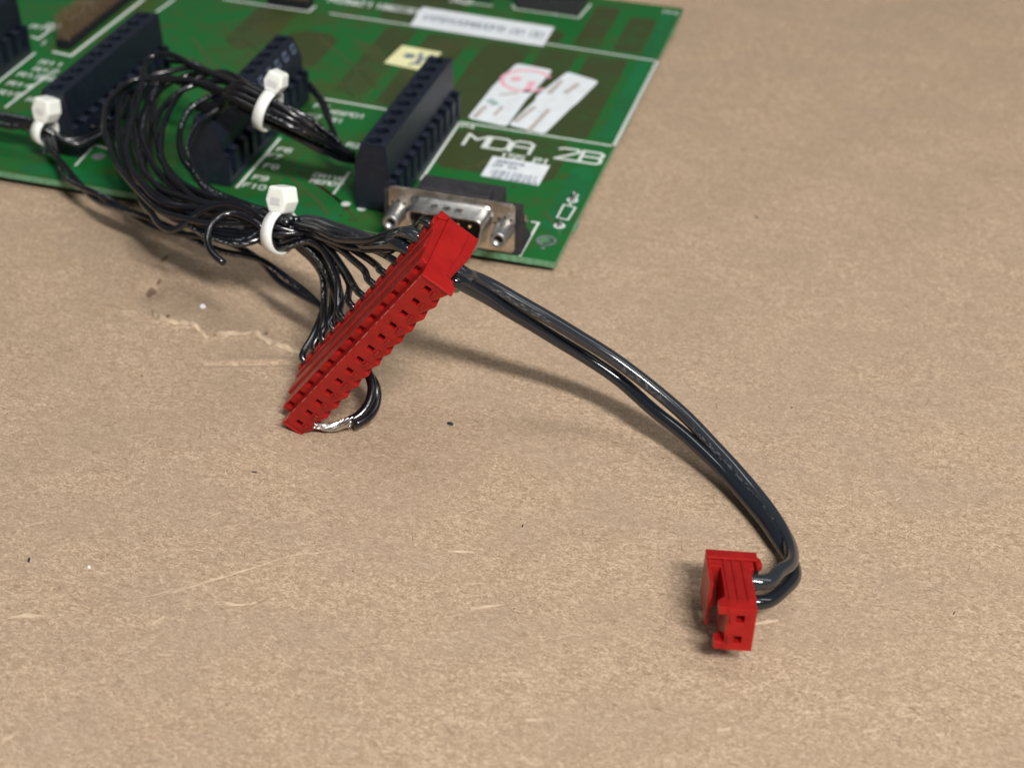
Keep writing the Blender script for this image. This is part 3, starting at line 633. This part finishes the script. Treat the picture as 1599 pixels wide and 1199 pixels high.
# ------------------------------------------------------------------ red connectors: u along the poles, v towards the mating face, t across
CP = .396
def connector(n, P, u, a, label, cat_group):
    u, a = Vector(u).normalized(), Vector(a); a = (a - u * a.dot(u)).normalized(); w = u.cross(a)
    return u, a, w
def make_connector(n, P, u, a, w, label):
    T = Matrix(((u.x, a.x, w.x, P.x), (u.y, a.y, w.y, P.y), (u.z, a.z, w.z, P.z), (0, 0, 0, 1)))       # local x=u y=v z=t
    root = empty('red_connector', T @ Vector(((n - 1) * CP / 2, -.7, .05)))
    root.rotation_mode = 'QUATERNION'; 
    tag(root, label, 'connector', 'red plastic wire connectors')
    Ti = Matrix.Translation(-Vector(root.location)) @ T
    u0, u1 = -.20, (n - 1) * CP + .20
    b = MB(Ti)
    ft, fb = -.28, .18; vf = .12; 
    # cross-section (v, t); front and wire side are laid separately with their recesses
    m = 0; prof = [(vf, fb), (-.16, .20), (-.95, .385), (-1.50, .40), (-1.50, -.40), (-1.20, -.47), (-1.04, -.47), (-1.03, -.435), (-.80, -.435), (-.79, -.465), (-.56, -.465), (-.55, -.42), (-.16, -.42), (-.16, ft), (vf, ft)]
    lo = -.42 if n > 4 else -.30
    if n < 5: prof = [(vf, fb), (-.16, .20), (-1.10, .20), (-1.12, .42), (-1.50, .42), (-1.50, -.36), (-1.10, -.36), (-1.08, -.30), (-.16, lo), (-.16, ft), (vf, ft)]; m = len(prof)

    m = len(prof)
    def strip(i):
        (v0, t0), (v1, t1) = prof[i], prof[(i + 1) % m]; b.add([(u0, v0, t0), (u1, v0, t0), (u1, v1, t1), (u0, v1, t1)], [(0, 1, 2, 3)])
    for i in range(m):
        if i not in (m - 3, m - 1): strip(i)
    for uu in (u0, u1): b.add([(uu, v, t_) for v, t_ in prof], [tuple(range(m))])
    def recess(f, su, sw, cells, depth):
        """grid in (u, s) with some cells sunk; f(u, s, d) -> point"""
        for i in range(len(su) - 1):
            for j in range(len(sw) - 1):
                c = [(su[i], sw[j]), (su[i + 1], sw[j]), (su[i + 1], sw[j + 1]), (su[i], sw[j + 1])]
                if (i, j) in cells:
                    V = [f(x, y, 0) for x, y in c] + [f(x, y, depth) for x, y in c]; b.add(V, [(0, 1, 5, 4), (1, 2, 6, 5), (2, 3, 7, 6), (3, 0, 4, 7), (4, 5, 6, 7)])
                else: b.add([f(x, y, 0) for x, y in c], [(0, 1, 2, 3)])
    su = [u0]; cells = set(); cells2 = set()
    for k in range(n):
        su += [k * CP - .068, k * CP + .068]; cells.add((1 + 2 * k, 1)); cells2.add((1 + 2 * k, 1))
    su.append(u1)
    recess(lambda x, y, d: (x, vf - d, y), su, [ft, -.095, .035, fb], cells, .16)
    su2 = [u0]
    for k in range(n): su2 += [k * CP - .085, k * CP + .085]
    su2.append(u1)
    recess(lambda x, y, d: (x, -.16 - d, y), su2, [-.42, -.395, -.285, ft] if n > 4 else [lo, ft], cells2 if n > 4 else (), .10)
    o = b.build('housing', 'red', root, merge=True, bevel=.010)
    # small pieces per pole
    for k in range(n):
        x = k * CP
        if n < 5 and k > 9: continue
        q = MB(Ti); q.prism([(x - .07, .07), (x + .07, .07), (x + .05, .15), (x - .05, .15)] if False else [(vf, .075), (vf + .03, .09), (vf + .03, .13), (vf, .155)], 'x', x - .075, x + .075); q.build('lug', 'red', root, bevel=.008)
        q = MB(Ti); q.prism([(x - .19, .17), (x - .17, .31), (x - .12, .30), (x + .19, .185), (x + .19, .17)], 'z', 0, 1); q.V = [Vector((v_.x, (vf - .015) if v_.z > .5 else -.26, v_.y)) for v_ in q.V]; n > 4 and q.build('locking_rib', 'red', root, bevel=.008)
        for dx in (-.145, .145):
            q = MB(Ti); q.prism([(-1.20, -.42), (-1.20, -.49), (-1.26, -.515), (-1.42, -.50), (-1.49, -.45), (-1.49, -.36)], 'x', x + dx - .05, x + dx + .05); q.build('strain_prong', 'red', root, bevel=.008)
        q = MB(Ti); q.box(x - .10, x + .10, -1.46, -1.24, -.47, -.40); q.build('wire_slot', 'dark', root)
    if n < 5:                                                           # open-ended short housing: a latch wall stands off the body
        q = MB(Ti); q.prism([(-.55, .36), (-.55, .42), (-1.14, .42), (-1.14, .36)], 'x', u0 + .0, u1); q.build('latch_wall', 'red', root, bevel=.012)
        for xx in (u0, u1 - .14):
            q = MB(Ti); q.prism([(vf - .01, .17), (vf - .01, .33), (-.10, .33), (-.24, .19), (-.24, .17)], 'x', xx, xx + .14); q.build('latch_hook', 'red', root, bevel=.012)
        for tt in (-.18, -.02, .12):
            q = MB(Ti); q.box(u0 - .022, u0, -1.46, -.10, tt - .035, tt + .035); q.build('top_ridge', 'red', root, bevel=.008)
        q = MB(Ti); q.box(u0 - .05, u0, -1.54, -1.30, -.44, .42); q.build('back_lip', 'red', root, bevel=.012)
    for (xa, xb) in () if n < 5 else ((u0 - .05, u0), (u1, u1 + .05)):                  # closed end walls with the polarising step
        q = MB(Ti); q.prism([(vf + .03, ft - .005), (vf + .03, .36), (-.06, .36), (-.14, .195), (-.95, .39), (-1.50, .40), (-1.52, -.26), (-.14, ft + .005)], 'x', xa, xb); q.build('end_wall', 'red', root, bevel=.012)
        xm = (xa + xb) / 2; q = MB(Ti); q.prism([(-.16, -.275), (-1.40, -.265), (-1.44, -.41), (-1.20, -.45), (-1.04, -.455), (-1.0, -.425), (-.20, -.405)], 'x', min(xm, xb) if xa < 0 else xa, xb if xa < 0 else xm); q.build('end_band', 'red', root, bevel=.010)
        q = MB(Ti); q.prism([(-1.54, -.27), (-1.54, -.46), (-1.38, -.475), (-1.34, -.43), (-1.42, -.28)], 'x', xa - .01, xb + .01); q.build('end_hook', 'red', root, bevel=.012)
        xo = xa - .012 if xa < 0 else xb
        for t_, v0, v1 in ((.20, -1.45, -.62),):
            q = MB(Ti); q.prism([(v0, t_ - .008), (v1, t_ - .012), (v1, t_ + .012), (v0, t_ + .008)], 'x', xo, xo + .012); q.build('mould_line', 'red', root)
        q = MB(Ti); q.prism([(-.90, .20), (-.90, .37), (-.18, .19), (-.22, .10)], 'x', xo - .012 if xa < 0 else xo, xo + .012 if xa < 0 else xo + .024); q.build('end_step', 'red', root, bevel=.008)
    V_, F_ = [], []
    x = u0
    while n > 4 and x < u1:
        L_ = rng.uniform(.03, .22); wd = rng.uniform(.003, .010); k = len(V_)
        V_ += [Ti @ Vector(q_) for q_ in ((x, vf - .004, ft - .0015), (x + L_, vf - .004, ft - .0015), (x + L_, vf - .004 - wd, ft - .0015), (x, vf - .004 - wd * .6, ft - .0015), (x, vf + .0015, ft + .004), (x + L_, vf + .0015, ft + .004), (x + L_, vf + .0015, ft + .004 + wd), (x, vf + .0015, ft + .004 + wd))]
        F_ += [(k, k + 1, k + 2, k + 3), (k + 4, k + 5, k + 6, k + 7), (k, k + 1, k + 5, k + 4)]; x += L_ + rng.uniform(.01, .16)
    if V_: o = mesh('worn_edge', V_, F_, root, ('redscuff',)); o['kind'] = 'stuff'
    return root, T
P0 = at(472.3, 655.2, .30)
def along(px, py, p0, L):
    d = Vector(R_.T @ np.array([(px - PCX) / FPX, (py - PCY) / FPX, 1.0])); b = CAM_POS - p0; A_, B_, C_ = d.dot(d), 2 * b.dot(d), b.dot(b) - L * L
    return CAM_POS + d * ((-B_ - math.sqrt(B_ * B_ - 4 * A_ * C_)) / (2 * A_))
P1 = along(672, 447, P0, 12 * CP)
UB = (P0 - P1).normalized(); AB = Vector((.033, -.991, -.127)); AB = (AB - UB * AB.dot(UB)).normalized(); WB = UB.cross(AB)
if WB.x < 0: WB = -WB
big, TB_ = make_connector(13, P1, UB, AB, WB, 'long red thirteen way connector propped up at an angle with wires along one side')
us = Vector((0, -.17, -.985)).normalized(); as_ = Vector((.24, -.955, .165)); as_ = (as_ - us * as_.dot(us)).normalized(); ws = us.cross(as_)
if ws.x > 0: ws = -ws
PS = at(1152, 960, 1.13)
sml, TS_ = make_connector(2, PS, us, as_, ws, 'short red two way connector standing alone at the end of a wire pair')

# ------------------------------------------------------------------ wires
RW = .071
def px(pts): return [at(*p) for p in pts]
T1 = at(418, 172, 2.75); T2 = at(437, 362, 2.35); T0 = at(70, 205, 1.15)
D1 = (at(500, 215, 2.1) - at(345, 142, 2.75)).normalized(); D2 = (at(520, 378, 2.6) - at(340, 345, 2.2)).normalized(); D0 = (at(100, 222, 1.1) - at(5, 183, 1.2)).normalized()
def frame_of(D):
    s_ = D.cross(Vector((0, 0, 1))).normalized(); return s_, s_.cross(D)
HEX = [(0, 0)] + [(math.cos(a), math.sin(a)) for a in [math.pi / 3 * k for k in range(6)]] + [(1.85 * math.cos(a), 1.85 * math.sin(a)) for a in [math.pi / 6 * k + .26 for k in range(12)]]
def slot(c, D, i, r=.165):
    s_, v_ = frame_of(D); h = HEX[i % len(HEX)]; return c + s_ * h[0] * r + v_ * h[1] * r
harness = empty('wire_harness', (at(437, 362, 0).x, at(437, 362, 0).y, 0)); HO = Vector(harness.location)
tag(harness, 'tangled bundle of thin black wires looping off the board to the long red connector', 'wire harness')
def wire(P, r=RW, mat='wire', par=harness, name='wire', off=HO, **k):
    Q = smooth_path(catmull([Vector(p) - off for p in P], k.pop('step', .12)))
    l = np.concatenate([[0], np.cumsum(np.linalg.norm(np.diff(Q, axis=0), axis=1))]); env = np.minimum(1, np.minimum(l, l[-1] - l) / 1.0)[:, None]
    for f_, amp in ((1.1, .030), (2.6, .016), (5.2, .007)):
        Q = Q + env * amp * (.2 if r > .1 else 1) * np.stack([np.sin(l * f_ + rng.uniform(0, 6.3)) for _ in range(3)], 1)
    return tube(name, Q, r, par, mat, raw=True, **k)
def entry(k, v=-1.33, t_=-.42): return TB_ @ Vector((k * CP, v, t_))
FAN = {0: [(470, 355), (497, 360), (542, 374), (576, 374), (621, 361), (655, 354)], 1: [(475, 345), (500, 347), (535, 361), (590, 377), (625, 382)], 2: [(475, 352), (520, 366), (565, 382), (605, 392)],
       3: [(480, 362), (511, 376), (542, 387), (576, 392), (606, 404)], 4: [(490, 366), (535, 382), (570, 402), (588, 418)], 5: [(480, 362), (511, 377), (543, 399), (570, 427)],
       6: [(475, 367), (504, 385), (538, 418), (556, 447)], 7: [(485, 372), (510, 385), (529, 404), (543, 443)], 8: [(470, 372), (497, 389), (523, 427), (533, 470)], 9: [(470, 378), (503, 406), (519, 438), (527, 488)],
       10: [(466, 376), (488, 388), (508, 412), (520, 456), (514, 508)], 11: [(462, 376), (489, 398), (508, 438), (508, 488), (499, 525)], 12: [(457, 382), (484, 402), (502, 434), (505, 476), (488, 526)]}
LOOPS = [  # left-going loops: from the upper tie out, round and back to the lower tie
 [(330, 137), (262, 120), (207, 124), (172, 150), (164, 195), (174, 235), (200, 284), (228, 312), (270, 335), (340, 352)],
 [(335, 138), (270, 122), (215, 124), (191, 146), (181, 182), (186, 222), (205, 267), (235, 302), (290, 330), (355, 350)],
 [(350, 122), (300, 101), (262, 86), (237, 92), (225, 113), (213, 160), (203, 200), (201, 237), (212, 278), (245, 314), (310, 322), (375, 340)],
 [(345, 117), (305, 105), (275, 110), (235, 123), (213, 150), (206, 178), (207, 217), (224, 264), (256, 299), (320, 320), (385, 340)],
 [(345, 126), (290, 131), (260, 128), (237, 142), (228, 165), (220, 197), (225, 235), (244, 271), (280, 301), (335, 316), (395, 335)],
 [(342, 126), (297, 134), (267, 156), (247, 180), (243, 203), (248, 232), (262, 262), (298, 293), (345, 308), (405, 332)],
 [(355, 142), (327, 150), (302, 163), (285, 189), (279, 219), (284, 249), (300, 275), (332, 299), (385, 324)],
 [(374, 160), (350, 167), (320, 186), (303, 206), (296, 226), (299, 249), (312, 276), (347, 303), (395, 326)],
 [(375, 128), (340, 114), (300, 128), (264, 172), (252, 206), (250, 237), (263, 273), (300, 308), (360, 334)],
 [(365, 122), (310, 113), (257, 135), (232, 180), (224, 225), (234, 267), (262, 303), (312, 330), (385, 352)]]
jit = lambda s: rng.normal(0, s)
for i, L in enumerate(LOOPS):
    n = len(L); lay = (.30, .10, .42, .25, .05, .15, .0, .12, .32, -.08)[i]
    pts = [at(548 + jit(2), 240 + 3 * (i % 4), 1.05 + .08 * (i % 3)), at(520, 226 + 2 * (i % 5), 1.55 + .1 * (i % 3)), slot(T1 + D1 * .9, D1, i, .15), slot(T1, D1, i)]
    for j, (x, y) in enumerate(L):
        s_ = (j + 1) / (n + 1); z = 2.75 * (1 - s_) + 2.30 * s_ - .62 * math.sin(math.pi * s_) + lay * math.sin(math.pi * s_)
        pts.append(at(x + jit(1.2), y + jit(1.2), z))
    pts += [slot(T2, D2, i + 3)]
    k = (0, 3, 4, 5, 6, 7, 8, 9, 10, 11)[i]; e = entry(k); F_ = FAN[k]
    for j, (x, y) in enumerate(F_): s_ = (j + 1) / (len(F_) + 1); pts.append(at(x, y, 2.35 + (e.z - 2.35) * (s_ ** 1.15)))
    pts += [e + (-WB) * .16, e + WB * .12]
    wire(pts, RW, 'wire' if i % 3 else 'wire2')
# wires out of the left block's slots
for i, (ks, L, z, k) in enumerate(((1, [(185, 215), (196, 252), (222, 292), (262, 322), (330, 350)], 1.5, 12), (3, [(192, 185), (196, 232), (216, 280), (250, 314), (320, 342)], 1.7, 2), (5, [(212, 160), (214, 205), (226, 255), (255, 298), (318, 330)], 1.8, None),
                            (7, [(236, 120), (243, 150), (236, 195), (238, 240), (262, 286), (330, 322)], 1.9, None), (9, [(262, 92), (285, 97), (310, 108), (350, 128)], 2.3, 'T1'))):
    y = 1.22 + PIT * (ks + .5); pts = [Vector((-13.34 + .76, y, ZB + .45)), Vector((-13.34 + 1.15, y, ZB + .55))]
    for j, (x, yy) in enumerate(L): s_ = (j + 1) / len(L); pts.append(at(x + jit(1), yy + jit(1), ZB + .6 + (z - ZB - .6) * min(1, s_ * 1.6)))
    if k == 'T1': pts += [slot(T1, D1, 12), slot(T1 + D1 * .9, D1, 12, .15), at(548, 243, 1.2)]
    else:
        pts.append(slot(T2, D2, 13 + i))
        if k is not None:
            e = entry(k)
            for j, (x, y2) in enumerate(FAN[k]): s_ = (j + 1) / (len(FAN[k]) + 1); pts.append(at(x, y2, 2.3 + (e.z - 2.3) * s_ ** 1.15))
            pts += [e - WB * .16, e + WB * .12]
        else: pts += [at(486, 376, 2.45), at(512, 398, 2.4), at(526, 440, 2.3), entry(8.5) - WB * .1]
    wire(pts, RW, 'wire2' if i % 2 else 'wire')
# the humped wire and the cut-off hook
wire(px([(200, 150, 1.3), (186, 190, 1.4), (196, 240, 1.6), (213, 292, 1.8), (233, 333, 1.9), (251, 353, 1.95), (270, 360, 2.0), (289, 351, 2.1), (310, 333, 2.3), (334, 322, 2.5), (359, 320, 2.6), (385, 326, 2.62), (412, 340, 2.6)]) + [slot(T2, D2, 15)], RW, 'wire')
wire([slot(T2, D2, 17), at(402, 349, 2.6), at(386, 342, 2.62), at(366, 333, 2.65), at(345, 335, 2.65), at(328, 349, 2.6), at(322, 374, 2.4), at(331, 397, 2.25), at(350, 411, 2.15)], RW * 1.05, 'wire')
# fillers running straight through the lower bundle
for i in range(4):
    wire(px([(205 + 6 * i, 262 + 6 * i, 1.4), (232 + 8 * i, 316 + 4 * i, 1.75), (270 + 8 * i, 340 + 4 * i, 1.95), (330, 358 + 5 * i, 2.1), (385, 364 + 5 * i, 2.2)]) + [slot(T2, D2, 9 + i), slot(T2 + D2 * .35, D2, 9 + i)], RW, 'wire')
# thin loops behind the upper tie, out of the middle block's far slots
for i in range(2):
    wire(px([(484, 132 + 6 * i, 1.15), (498, 148 + 6 * i, 1.3), (512, 178 + 4 * i, 1.35), (518 + 3 * i, 205, 1.3), (520 + 3 * i, 228, 1.25), (535, 240, 1.1), (552, 243, 1.0)]), RW * .9, 'wire')
for i in range(5):
    wire([slot(T1 - D1 * .7, D1, 12 + i, .15), slot(T1, D1, 12 + i), slot(T1 + D1 * .8, D1, 12 + i, .16), at(500 + 3 * i, 222 + 4 * i, 1.75), at(528, 236 + 3 * i, 1.35), at(552, 244 + 2 * i, 1.05)], RW * 1.05, 'wire')
    wire([at(300 + 8 * i, 165 + 5 * i, 2.0), at(345, 160 + 3 * i, 2.4), slot(T1 - D1 * .9, D1, 6 + i, .16), slot(T1, D1, 6 + i)], RW, 'wire2')

# twisted pair and its companions held by the tie at the left
twist = empty('twisted_wire_pair', (at(300, 370, 0).x, at(300, 370, 0).y, 0)); TO = Vector(twist.location)
tag(twist, 'twisted pair of thin black wires crossing the front edge of the board', 'wire pair')
base = smooth_path(catmull([at(-30, 172, 1.25), at(20, 188, 1.2), T0, at(86, 243, .85), at(104, 272, .75), at(140, 302, .85), at(190, 326, 1.0), at(240, 350, 1.1), at(300, 371, 1.2), at(350, 385, 1.25), at(405, 406, 1.3), at(435, 432, 1.25), at(470, 456, 1.2), at(505, 482, 1.15), at(530, 505, 1.1)], .1), 8)
T_ = np.gradient(base, axis=0); T_ /= np.linalg.norm(T_, axis=1)[:, None]; L_ = np.concatenate([[0], np.cumsum(np.linalg.norm(np.diff(base, axis=0), axis=1))])
for sg in (0, math.pi):
    P = []
    for p, tt, l in zip(base, T_, L_):
        a = np.cross(tt, [0, 0, 1]); a /= np.linalg.norm(a); c = np.cross(a, tt); ph = l * 1.55 + sg; rr = RW * (1.05 + .5 * max(0, math.sin(l * .8)))
        P.append(p + (a * math.cos(ph) + c * math.sin(ph)) * rr - np.array(TO))
    tube('wire', P, RW, twist, 'wire', raw=True)
side = empty('wire_pair', (T0.x, T0.y, 0)); SO = Vector(side.location)
tag(side, 'pair of thin black wires bending from the left cable tie into the left terminal block', 'wire pair')
for i in range(2):
    wire([at(-30, 176 + 9 * i, 1.3 - .1 * i), at(20, 190 + 9 * i, 1.25 - .1 * i), slot(T0, D0, 2 + i, .15), at(100, 216 + 3 * i, 1.0), at(122, 217 + 6 * i, .95), at(155, 206 + 7 * i, .9), at(185, 192 + 4 * i, .85), Vector((-12.5, 1.22 + PIT * (2.5 - i), ZB + .45))], RW, 'wire2', side, off=SO)

# the heavier pair that runs through the long connector to the short one
pair = empty('wire_pair', (at(1000, 600, 0).x, at(1000, 600, 0).y, 0)); PO = Vector(pair.location)
tag(pair, 'two thick glossy black wires arching from the long red connector to the short red one', 'wire pair')
RP = .130
def ent_s(k, t_=-.30, v=-1.02): return TS_ @ Vector((k * CP, v, t_))
ex1 = TB_ @ Vector((1 * CP, -1.25, .30)); ex2 = TB_ @ Vector((2 * CP, -1.25, .30))
for k, pts in ((0, [(531, 359, 2.8), (590, 376, 3.3)]), (1, [(520, 366, 2.7), (570, 384, 3.1)])):
    ein = entry(1 + k); ex = (ex1, ex2)[k]
    zz = lambda x: float(np.interp(x, [705, 770, 860, 910, 963, 1015, 1068, 1120, 1155, 1190, 1220, 1240], [3.72, 3.10, 2.42, 2.0, 1.62, 1.26, .94, .64, .46, .34, .30, .36]))
    mid = ([(735, 430), (770, 445.5), (805, 465), (858, 496), (910, 528), (963, 561), (1015, 601), (1068, 646), (1120, 699), (1155, 738), (1190, 780), (1220, 823)] if k == 0 else
           [(707, 438.5), (735, 452.5), (770, 472), (805, 493), (858, 524), (910, 557), (963, 593), (1015, 638), (1068, 681), (1120, 728), (1155, 765), (1188, 806), (1213, 842)])
    mid = [(x, y + (1.8, -1.8)[k], zz(x) + (.16, -.36)[k] * math.sin(math.pi * min(1, (x - 690) / 480))) for x, y in mid] + ([(1234, 856, .46), (1234, 880, .66), (1216, 893, .84)] if k == 0 else [(1234, 874, .24), (1240, 900, .34), (1223, 920, .46)])
    e = ent_s(k)
    P = [slot(T2, D2, 4 + 2 * k), at(475, 345 + 7 * k, 2.5)] + px(pts) + [ein - WB * .15, ein + WB * .2, ex, ex + WB * .35] + px(mid) + [e - ws * .30, e + ws * .10]
    wire(P, RP, ('pairwire2', 'pairwire')[k], pair, off=PO, n=16, step=.10)

# loop at the low end with twisted bare ends
loop = empty('stripped_wire_loop', (at(560, 640, 0).x, at(560, 640, 0).y, 0)); LO = Vector(loop.location)
tag(loop, 'short loop of two black wires with bare twisted silver ends under the long connector', 'wire loop')
wire(px([(548, 560, 1.0), (566, 572, .95), (577, 590, .85), (581, 612, .65), (574, 636, .45), (558, 652, .34), (546, 657, .30)]), .095, 'wire', loop, off=LO)
wire(px([(545, 575, .9), (570, 582, .85), (586, 600, .70), (590, 622, .50), (583, 644, .34), (567, 658, .26), (552, 663, .24)]), .095, 'wire', loop, off=LO)
core = catmull(px([(551, 658, .27), (541, 661, .24), (528, 664, .20), (514, 665.5, .19), (500, 665.5, .22), (487, 665, .28)]), .04)
for kk in range(9):
    P = []; fl = rng.uniform(.75, 1.0) if kk < 8 else .95; core_k = core[:max(6, int(len(core) * fl))]
    for i, p in enumerate(core_k):
        s_ = i / (len(core) - 1); a = kk * 2 * math.pi / 8 + s_ * 3.2; rr = (.100 * (1 - s_) ** .8 + .030) * (1 + .25 * math.sin(kk * 7 + s_ * 11)) if kk < 8 else .0
        P.append(p + np.array([.15 * math.sin(a), math.cos(a), math.sin(a) * .8]) * rr - np.array(LO))
    tube('strand', P, .024 if kk < 8 else .045, loop, 'tin', n=8, raw=True)

# ------------------------------------------------------------------ cable ties
def cable_tie(C, D, rs, rv, ang, label, head=.62, strap=.30):
    s_, v_ = frame_of(D)
    root = empty('cable_tie', C); tag(root, label, 'cable tie', 'white cable ties round the wires')
    n = 40; prof = [(-.5, 0), (-.46, 1), (.46, 1), (.5, 0), (.46, -.2), (-.46, -.2)]; th = .045
    V = []; F = []
    for k in range(n):
        a = 2 * math.pi * k / n; dr = s_ * math.cos(a) * rs + v_ * math.sin(a) * rv; nr = (s_ * math.cos(a) / rs + v_ * math.sin(a) / rv).normalized()
        V += [dr + D * (q[0] * strap) + nr * (q[1] * th) for q in prof]
    m = len(prof)
    for k in range(n):
        for j in range(m): F.append((k * m + j, k * m + (j + 1) % m, ((k + 1) % n) * m + (j + 1) % m, ((k + 1) % n) * m + j))
    o = mesh('strap', V, F, root, ('nylon',), None, True)
    a = ang; c = s_ * math.cos(a) * (rs + .24) + v_ * math.sin(a) * (rv + .24); nr = (s_ * math.cos(a) / rs + v_ * math.sin(a) / rv).normalized(); tg = D.cross(nr)
    T = Matrix(((D.x, tg.x, nr.x, c.x), (D.y, tg.y, nr.y, c.y), (D.z, tg.z, nr.z, c.z), (0, 0, 0, 1)))
    b = MB(T); h = head / 2
    b.prism([(-h * .62, -h), (h * .62, -h), (h, -h * .1), (h * .72, h), (-h * .72, h), (-h, -h * .1)], 'y', -h * .8, h * .8); hd = b.build('head', 'nylon', root, bevel=.05)
    b = MB(T); b.box(-strap * .45, strap * .45, h * .79, h * .83, -.10, .05); b.build('latch', 'nylon', root, bevel=.012)
    return root
cable_tie(T2, D2, .44, .42, math.radians(112), 'white cable tie round the wire bundle nearest the long red connector', .55, .27)
cable_tie(T1, D1, .44, .46, math.radians(105), 'white cable tie round the raised wires above the middle terminal block', .48, .27)
cable_tie(T0, D0, .30, .30, math.radians(105), 'white cable tie at the left picture edge beside the left terminal block', .58, .28)
